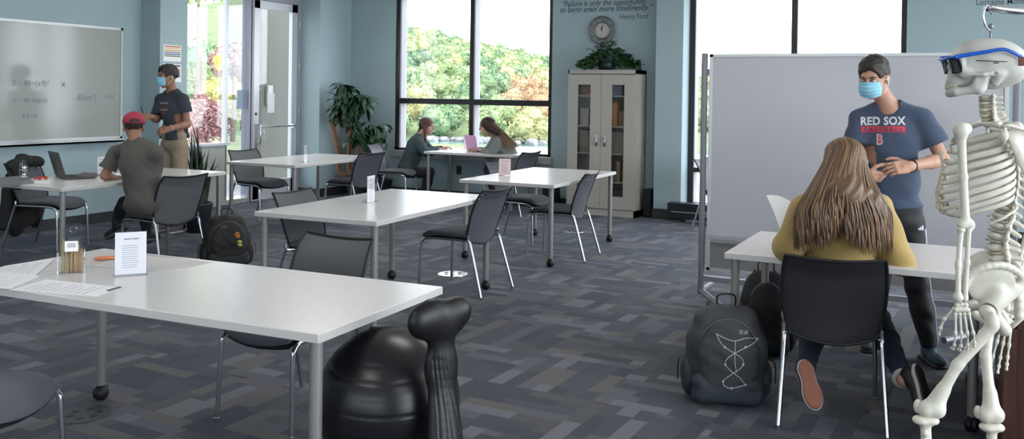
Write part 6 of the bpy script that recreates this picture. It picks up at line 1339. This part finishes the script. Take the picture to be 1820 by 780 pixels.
# shoulder girdle
LS = Lf
for q in (1, -1):
    def SC(f_, l_, z_): return loc(f_, q*l_, z_)
    zt, zb = zpx(228), zpx(303)
    tri = [SC(-.040, .145, zt-.004), SC(-.070, .110, zt+.012), SC(-.092, .068, zt+.002), SC(-.100, .060, zt-.030), SC(-.096, .075, zb+.012), SC(-.088, .088, zb), SC(-.070, .105, zb+.040), SC(-.050, .132, zt-.035)]
    n_ = unit(np.cross(tri[2]-tri[0], tri[5]-tri[0])); cn = np.mean(tri, 0); vs = []; fs = []
    top = [v_+n_*.0025 for v_ in tri]+[cn-n_*.004+n_*.0025]; bot = [v_-n_*.0025 for v_ in tri]+[cn-n_*.004-n_*.0025]; k_ = len(tri); vs = top+bot
    for i in range(k_): j = (i+1) % k_; fs += [(i, j, k_), (k_+1+j, k_+1+i, 2*k_+1), (j, i, k_+1+i, k_+1+j)]
    mb = MB().add(vs, fs); mb.tube([SC(-.102, .066, zt-.018), SC(-.092, .105, zt-.002), SC(-.050, .165, zt+.014), SC(-.030, .172, zt+.012)], [.004, .006, .009, .008], n=8, smooth=5, flat=.6); mb.ell(SC(-.035, .148, zt-.014), (.012, .012, .018)); mb.tube([SC(-.03, .14, zt-.002), SC(.0, .135, zt+.004), SC(.006, .148, zt-.008)], .005, n=8, smooth=4)
    child(mb, 'shoulder_blade', BONE, sk)
    child(MB().tube([SC(.092, .016, ster_t+.004), SC(.085, .06, ster_t+.016), SC(.03, .115, zt+.014), SC(-.022, .162, zt+.016)], [.009, .0065, .006, .008], n=8, smooth=6), 'collarbone', BONE, sk)
def longbone(name, a, b, r, heads, m=BONE, h=.0032, bow=None):
    pr = [cap(a, lerp(a, b, .5)+(bow if bow is not None else 0), r*1.15, r, k=.01), cap(lerp(a, b, .5)+(bow if bow is not None else 0), b, r, r*1.15, k=.01)]+heads; mb = MB(); sdf_add(mb, pr, h); return child(mb, name, m, sk)
def hand_bones(w, d, n, side, s=1., curl=.35):
    y = unit(d); z = unit(n-y*(n@y)); x = np.cross(y, z)*side; L = lambda a, b_, c_: w+(x*a+y*b_+z*c_)*s; mb = MB(); pr = []
    for a, b_ in ((.012, .008), (.0, .006), (-.012, .008), (.015, .022), (.004, .021), (-.006, .021), (-.016, .023)): pr.append(ell(L(a, b_, 0), (.0075*s,)*3, k=.002))
    sdf_add(mb, pr, .0028); child(mb, 'wrist_bones', BONE, sk)
    for i, (bx_, ln_) in enumerate(((.018, .085), (.006, .092), (-.006, .086), (-.018, .070))):
        c = L(bx_, .030, 0); d0 = unit(y+x*(.10*(1.5-i)/1.5)); e_ = c+d0*.062*s; segs = [(c, e_, .0042)]; a = 0.; q_ = e_
        for fr in (.47, .30, .23): a += curl; dn = unit(d0*math.cos(a)-z*math.sin(a)); g_ = q_+dn*ln_*fr*s; segs.append((q_, g_, .0036)); q_ = g_
        m2 = MB(); pr = []
        for a_, b_, r_ in segs: pr += [cap(lerp(a_, b_, .1), lerp(a_, b_, .9), r_*.8*s, k=.003), ell(lerp(a_, b_, .06), (r_*1.35*s,)*3, k=.003), ell(lerp(a_, b_, .94), (r_*1.3*s,)*3, k=.003)]
        sdf_add(m2, pr, .0021); child(m2, 'finger_bones', BONE, sk)
    c = L(.020, .018, -.004); pr = []
    for dv, l_ in ((unit(x*.6+y*.7-z*.3), .044), (unit(x*.35+y*.85-z*.4), .032), (unit(x*.2+y*.9-z*.45), .025)): e_ = c+dv*l_*s; pr += [cap(lerp(c, e_, .1), lerp(c, e_, .9), .0036*s, k=.003), ell(c, (.0056*s,)*3, k=.003), ell(e_, (.005*s,)*3, k=.003)]; c = e_
    m2 = MB(); sdf_add(m2, pr, .0021); child(m2, 'thumb_bones', BONE, sk)
# left (near) arm
A = K(1708, 233, -.17); B = K(1716, 398, -.20)
longbone('upper_arm_bone', A, B, .0105, [ell(A+V(0, 0, .002), (.021, .021, .023), k=.012), ell(K(1716, 229, -.155), (.017,)*3, k=.01), ell(K(1709, 399, -.20), (.012,)*3, k=.008), ell(K(1724, 397, -.20), (.012,)*3, k=.008)])
longbone('radius_bone', K(1708, 410, -.20), K(1703, 530, -.215), .0065, [ell(K(1708, 408, -.20), (.012, .012, .007), k=.005), ell(K(1703, 529, -.215), (.013, .010, .011), k=.01)], bow=-RH*.004)
longbone('ulna_bone', K(1722, 404, -.195), K(1715, 530, -.20), .0062, [ell(K(1724, 400, -.185), (.013, .013, .016), k=.01), ell(K(1715, 530, -.20), (.008,)*3, k=.006)])
hand_bones(K(1708, 537, -.21), unit(K(1715, 600, -.22)-K(1708, 537, -.21)), unit(Lf*.9-Fd*.2), 1, .92, .50)
# right (far) arm
A = K(1806, 228, .17); B = K(1829, 392, .19)
longbone('upper_arm_bone', A, B, .0105, [ell(A, (.022,)*3, k=.012), ell(B+Fd*.012, (.012,)*3, k=.008), ell(B-Fd*.012, (.012,)*3, k=.008)])
longbone('radius_bone', K(1828, 402, .19), K(1789, 548, .16), .0065, [ell(K(1789, 548, .16), (.012,)*3, k=.01)])
longbone('ulna_bone', K(1834, 402, .19), K(1797, 548, .17), .0062, [ell(K(1833, 400, .19), (.013,)*3, k=.01)])
hand_bones(K(1790, 556, .16), unit(K(1770, 640, .15)-K(1790, 556, .16)), -Lf, -1, 1.05, .12)
# pelvis in the body frame
pc = K(1773, 522, 0); PL = lambda f_, l_, z_: V(pc[0], pc[1], pc[2])+Fd*f_+Lf*l_+UP*z_
pr = []
for q in (-1, 1):
    nn = unit(Lf*q*.80-Fd*.35-UP*.35); a1 = unit(Fd*.8+Lf*q*.55); a1 = unit(a1-nn*(a1@nn)); a2 = np.cross(nn, a1); R = np.stack([a1, a2, nn], 1)
    pr += [ell(PL(.018, q*.092, .040), (.068, .060, .0075), R, k=.012)]
    cr = catmull([PL(.088, q*.118, .028), PL(.072, q*.132, .072), PL(.030, q*.128, .098), PL(-.020, q*.100, .100), PL(-.056, q*.055, .070), PL(-.060, q*.040, .040)], 3)
    pr += [cap(cr[i], cr[i+1], .0085, k=.008) for i in range(len(cr)-1)]
    pr += [cap(PL(.0, q*.085, .02), PL(.020, q*.092, -.030), .020, .027, k=.02), cap(PL(-.045, q*.045, .03), PL(-.005, q*.08, -.01), .018, .018, k=.015), cap(PL(.010, q*.080, -.050), PL(-.020, q*.062, -.090), .019, .018, k=.012), cap(PL(-.012, q*.058, -.096), PL(.050, q*.022, -.072), .009, .008, k=.01), cap(PL(.035, q*.070, -.028), PL(.075, q*.018, -.045), .010, .011, k=.01), cap(PL(.075, q*.016, -.045), PL(.055, q*.014, -.070), .011, .009, k=.008)]
for i in range(5): pr.append(ell(PL(-.040-.010*i+.004*i*i*.4, 0, .045-.024*i), (.020-.002*i, .050-.008*i, .018), np.stack([Fd, Lf, UP], 1), k=.012))
pr.append(cap(PL(-.062, 0, -.060), PL(-.040, 0, -.092), .010, .006, k=.01))
for q in (-1, 1):
    pr.append(cut(ell(PL(.026, q*.112, -.034), (.024, .024, .024), k=.003)))
    for i in range(4): pr.append(cut(ell(PL(-.068-.006*i, q*(.022-.003*i), .036-.024*i), (.008, .0045, .0045), np.stack([Fd, Lf, UP], 1), k=.003)))
mb = MB(); sdf_add(mb, pr, .003); child(mb, 'pelvis', BONE, sk)
# legs
for q, kn_ in ((1, K(1656, 728, -.10)), (-1, K(1762, 738, .06))):
    hd = PL(.026, q*.108, -.036); gt = hd+Lf*q*.035+UP*-.022-Fd*.012; up = unit(hd-kn_); R = frame_z(up)
    longbone('thigh_bone', gt-UP*.01, kn_+up*.02, .0145, [ell(hd, (.0225,)*3, k=.004), cap(hd, gt, .013, .016, k=.012), ell(gt+UP*.012, (.016, .016, .020), k=.012), ell(kn_+RH*.018, (.020, .024, .022), k=.012), ell(kn_-RH*.018, (.020, .024, .022), k=.012), cap(kn_+up*.06, kn_+up*.01, .015, .024, k=.02)], bow=-RH*.008+Fd*.008)
    kb = kn_-up*.034; an = V(kn_[0], kn_[1], .13)+RH*.02
    longbone('shin_bone', kb-UP*.02, an, .0125, [ell(kb+RH*.014, (.023, .023, .013), k=.012), ell(kb-RH*.014, (.023, .023, .013), k=.012), ell(an, (.02, .02, .016), k=.012)])
    child(MB().tube([kb+Lf*q*.03-UP*.03, an+Lf*q*.028], .006, n=8).ell(kb+Lf*q*.03-UP*.028, (.01, .01, .012)), 'calf_bone', BONE, sk)
    child(MB().ell(kn_+Fd*.036+UP*.004, (.016, .012, .02), frame_z(UP)), 'kneecap', BONE, sk)
    mb = MB(); ft = [ell(an-UP*.025, (.024, .024, .02), k=.01), cap(an-UP*.035, an-UP*.085-Fd*.04, .018, .022, k=.015)]
    for i in range(5): o_ = (i-2)*.015*q; a_ = an-UP*.05+Fd*.03+Lf*o_*.6; b_ = an-UP*.105+Fd*(.13-.006*abs(i-1))+Lf*o_*1.3; ft += [cap(a_, b_, .008, .006, k=.006), cap(b_, b_+Fd*.045-UP*.004, .006, .005, k=.004)]
    sdf_add(mb, ft, .0035); child(mb, 'foot_bones', BONE, sk)
# hook and hanging stand
st = thing('skeleton_stand', 'chrome stand with a horizontal arm and hook that carries the skeleton', 'stand', (K(1905, 400, .25)[0], K(1905, 400, .25)[1], 0))
pb = V(st.location.x, st.location.y, 0); ztop = K(1757, 13)[2]; tip = K(1757, 14); pt_ = V(pb[0], pb[1], ztop)
child(MB().tube([tip, V(pt_[0], pt_[1], ztop)], .0115, n=14), 'stand_arm', M_CHROME, st)
child(MB().tube([pb+UP*.05, V(pt_[0], pt_[1], ztop+.03)], .0125, n=14), 'stand_pole', M_CHROME, st)
b_ = MB()
for k in range(5): a = k*2*PI/5+.3; b_.tube([pb+UP*.07, pb+V(.27*math.cos(a), .27*math.sin(a), .055)], .014, n=8)
child(b_, 'stand_base', M_PLAST, st)
for k in range(5): a = k*2*PI/5+.3; child(MB().ell(pb+V(.27*math.cos(a), .27*math.sin(a), .026), (.024, .024, .026)).tube([pb+V(.27*math.cos(a), .27*math.sin(a), .03), pb+V(.27*math.cos(a), .27*math.sin(a), .06)], .008), 'caster', M_PLAST, st)
child(MB().tube([K(1758, 9.5), K(1752, 12), K(1747.5, 25), K(1750, 42), K(1756, 51), K(1760, 54)], .0035, n=8, smooth=6), 'hook', M_CHROME, st)
child(MB().ell(K(1761, 47), (.008, .008, .009)).tube([K(1761, 52), K(1760.5, 74)], .0032, n=8).tube([K(1761.5, 16), K(1761.5, 26)], .0025, n=6), 'hook_knob', mat('knob_grey', (.22, .22, .26), rough=.4, metal=.6), st)
# ------------------------------------------------------------------ plants
LEAFD = mat('leaf_dark', (.020, .055, .022), rough=.45, var=.35, vscale=9); LEAFM = mat('leaf_mid', (.05, .13, .04), rough=.45, var=.3, vscale=9); CANE = mat('cane_bark', (.26, .125, .07), rough=.85, bump=.6, bscale=40, stretch=(1, 1, 3)); POT = mat('planter_black', (.015, .02, .03), rough=.5); SOIL = mat('soil', (.03, .02, .015), rough=1.)
def leaf(mb, a, d, L_, w_, droop, n=7, fold=.2, side=None):
    """strap or blade leaf arching from a in direction d"""
    d = unit(d); sd = unit(np.cross(d, UP)) if side is None else unit(side); pts = []; c = np.array(a, float); dd = d.copy()
    for i in range(n+1): pts.append((c.copy(), dd.copy())); dd = unit(dd-UP*droop/n); c = c+dd*L_/n
    vs = []; fs = []
    for i, (p_, t_) in enumerate(pts):
        u_ = i/n; ww = w_*math.sin(PI*min(1, .12+.88*u_))**.7*(1 if u_ < 1 else .02); nrm = unit(np.cross(sd, t_)); vs += [p_-sd*ww/2+nrm*fold*ww*.5, p_-nrm*.0008, p_+sd*ww/2+nrm*fold*ww*.5]
    for i in range(n): b_ = i*3; fs += [(b_, b_+1, b_+4, b_+3), (b_+1, b_+2, b_+5, b_+4)]
    vs2 = [v_-V(0, 0, .0015) for v_ in vs]; k_ = len(vs); mb.add(vs+vs2, fs+[tuple(k_+i for i in f_)[::-1] for f_ in fs])
rp = np.random.default_rng(12)
def clampw(mb, x0=-8.56, y1=YB-.02): mb.v = [np.stack([np.maximum(v_[:, 0], x0+.004*np.sin(v_[:, 2]*90)), np.minimum(v_[:, 1], y1+.004*np.sin(v_[:, 0]*90)), v_[:, 2]], 1) for v_ in mb.v]; return mb
# corner tree: three canes with leaf heads
cd = 12.75; base = G(640, 345, 0); base = P(632, 300, 12.6); bx0, by0 = -8.02, 10.90
r = thing('corn_plant', 'tall indoor tree plant with three bare brown canes in the far corner', 'plant', (bx0, by0, 0))
child(MB().lathe([(0, 0), (.15, 0), (.155, .02), (.20, .34), (.21, .36), (.19, .36), (.18, .32), (0, .32)], (bx0, by0, 0), n=28), 'planter', POT, r)
child(MB().lathe([(0, .30), (.178, .30), (.178, .325), (0, .33)], (bx0, by0, 0), n=24), 'soil', SOIL, r)
def PC(px, py, X=None): # point in the plane through the planter facing the camera
    dpt = depth((bx0, by0, 1.)); return P(px, py, dpt)
heads = []
for pts, rr in (([(603, 305), (601, 270), (595, 240), (588, 212)], .036), ([(621, 305), (620, 270), (623, 240), (624, 205)], .033), ([(636, 305), (637, 270), (640, 245), (648, 232)], .034)):
    q = [V(bx0, by0, .28)+(PC(pts[0][0], 300)-PC(621, 300))*.8]+[PC(*p_) for p_ in pts]; child(MB().tube(q, [rr, rr, rr*.95, rr*.9, rr*.8], n=12, smooth=5), 'cane', CANE, r); heads.append(q[-1])
child(MB().tube([PC(600, 248), PC(606, 232), PC(608, 215), PC(606, 200)], [.018, .017, .016, .014], n=8, smooth=4), 'cane', CANE, r)
hd = [((606, 188), 1.0, 40), ((624, 182), 1.0, 46), ((640, 178), 1.0, 46), ((612, 156), .85, 34), ((600, 205), .7, 22), ((626, 205), .8, 26)]
for (px, py), sc, n_ in hd:
    c = PC(px, py); mb = MB()
    for k in range(n_):
        a = rp.uniform(0, 2*PI); el_ = rp.uniform(-.1, 1.25); leaf(mb, c+UP*rp.uniform(-.12, .05), V(math.cos(a)*math.cos(el_), math.sin(a)*math.cos(el_), math.sin(el_)), rp.uniform(.22, .36)*sc, .066, rp.uniform(1.6, 3.0))
    child(clampw(mb), 'leaf_head', LEAFD, r, smooth=True)
r = thing('broad_leaf_plant', 'low dark broad-leaved plant in front of the tall corner plant', 'plant', (-7.62, 10.86, 0)); bx1, by1 = -7.62, 10.86
child(MB().lathe([(0, 0), (.13, 0), (.17, .28), (.18, .30), (.16, .30), (.15, .27), (0, .27)], (bx1, by1, 0), n=24), 'planter', POT, r)
dp1 = depth((bx1, by1, 1.)); mb = MB(); ms = MB()
for k in range(60):
    tp_ = P(rp.uniform(622, 682), rp.uniform(215, 258), dp1+rp.uniform(-.2, .2)); c0 = V(bx1, by1, .28); tp_[1] = min(tp_[1], YB-.1); ms.tube([c0, lerp(c0, tp_, .6)+UP*.05, tp_], .006, n=5, smooth=3); a = rp.uniform(0, 2*PI); leaf(mb, tp_, V(math.cos(a), math.sin(a), .3), rp.uniform(.14, .22), .10, 1.8, fold=.1)
child(ms, 'stem_cluster', LEAFM, r); child(clampw(mb), 'leaf_cluster', LEAFD, r)
# snake plant by the standing student
q0 = P(352, 400, 9.95); bx2, by2 = q0[0], q0[1]; r = thing('snake_plant', 'upright sword-leaved plant between the standing student and the door', 'plant', (bx2, by2, 0)); dp2 = 9.95
child(MB().lathe([(0, 0), (.11, 0), (.15, .30), (.155, .32), (.135, .32), (.13, .29), (0, .29)], (bx2, by2, 0), n=24), 'planter', POT, r)
mb = MB(); c0 = V(bx2, by2, .28)
tips = [(339, 212), (350, 222), (343, 236), (333, 240), (357, 256), (366, 268), (372, 265), (384, 280), (388, 292), (362, 285), (348, 262), (335, 258), (329, 270), (376, 300), (370, 290), (345, 250), (340, 228), (353, 245)]
for tx_, ty_ in tips:
    tp_ = P(tx_, ty_, dp2+rp.uniform(-.12, .12)); b_ = c0+V(rp.uniform(-.06, .06), rp.uniform(-.06, .06), 0); sdv = unit(RH+FH*rp.uniform(-.8, .8)); n_ = 8; vs = []; dirn = tp_-b_; bend = unit(V(dirn[0], dirn[1], 0))*np.linalg.norm(dirn[:2])*.25
    for i in range(n_+1):
        u_ = i/n_; p_ = b_+dirn*u_-bend*math.sin(PI*u_)+UP*0; ww = .055*(1-u_**2.2)*(.7+.5*math.sin(PI*u_))*.5+.001; vs += [p_-sdv*ww, p_-FH*.006, p_+sdv*ww, p_+FH*.002]
    fs = []
    for i in range(n_): 
        for j in range(4): fs.append((i*4+j, i*4+(j+1) % 4, (i+1)*4+(j+1) % 4, (i+1)*4+j))
    child(MB().add(vs, fs), 'leaf', mat('leaf_snake', (.018, .04, .02), rough=.4, var=.4, vscale=20), r)
# ivy on the cabinet
ic = V((CX0+CX1)/2-.02, (CY0+CYB)/2, CZ); r = thing('ivy_plant', 'bushy green trailing plant on top of the grey cabinet', 'plant', tuple(ic+UP*.0005))
child(MB().lathe([(0, 0), (.09, 0), (.12, .12), (.105, .12), (0, .10)], ic+UP*.0005, n=20), 'pot', POT, r)
mb = MB(); ms = MB()
for k in range(560):
    u_ = rp.uniform(-1, 1); px = 1083+u_*52+rp.normal()*3; hmax = 30*math.exp(-((u_)/.62)**2)+10; py = 120-rp.random()**.8*hmax; 
    if k % 11 == 0 and abs(u_) < .6: py = 120-hmax-rp.uniform(0, 10)
    p_ = P(px, py, depth(ic)+rp.uniform(-.12, .10)); p_[2] = max(p_[2], CZ+.012); a = rp.uniform(0, 2*PI)
    if k % 6 == 0: ms.tube([ic+UP*.1, lerp(ic, p_, .6)+UP*.06, p_], .0025, n=5, smooth=3)
    leaf(mb, p_, V(math.cos(a), math.sin(a), rp.uniform(-.1, .8)), rp.uniform(.05, .085), .055, 1.0, n=4, fold=.15)
child(clampw(ms), 'vines', LEAFM, r); child(clampw(mb), 'leaf_cluster', mat('leaf_ivy', (.05, .13, .045), rough=.4, var=.45, vscale=12), r)
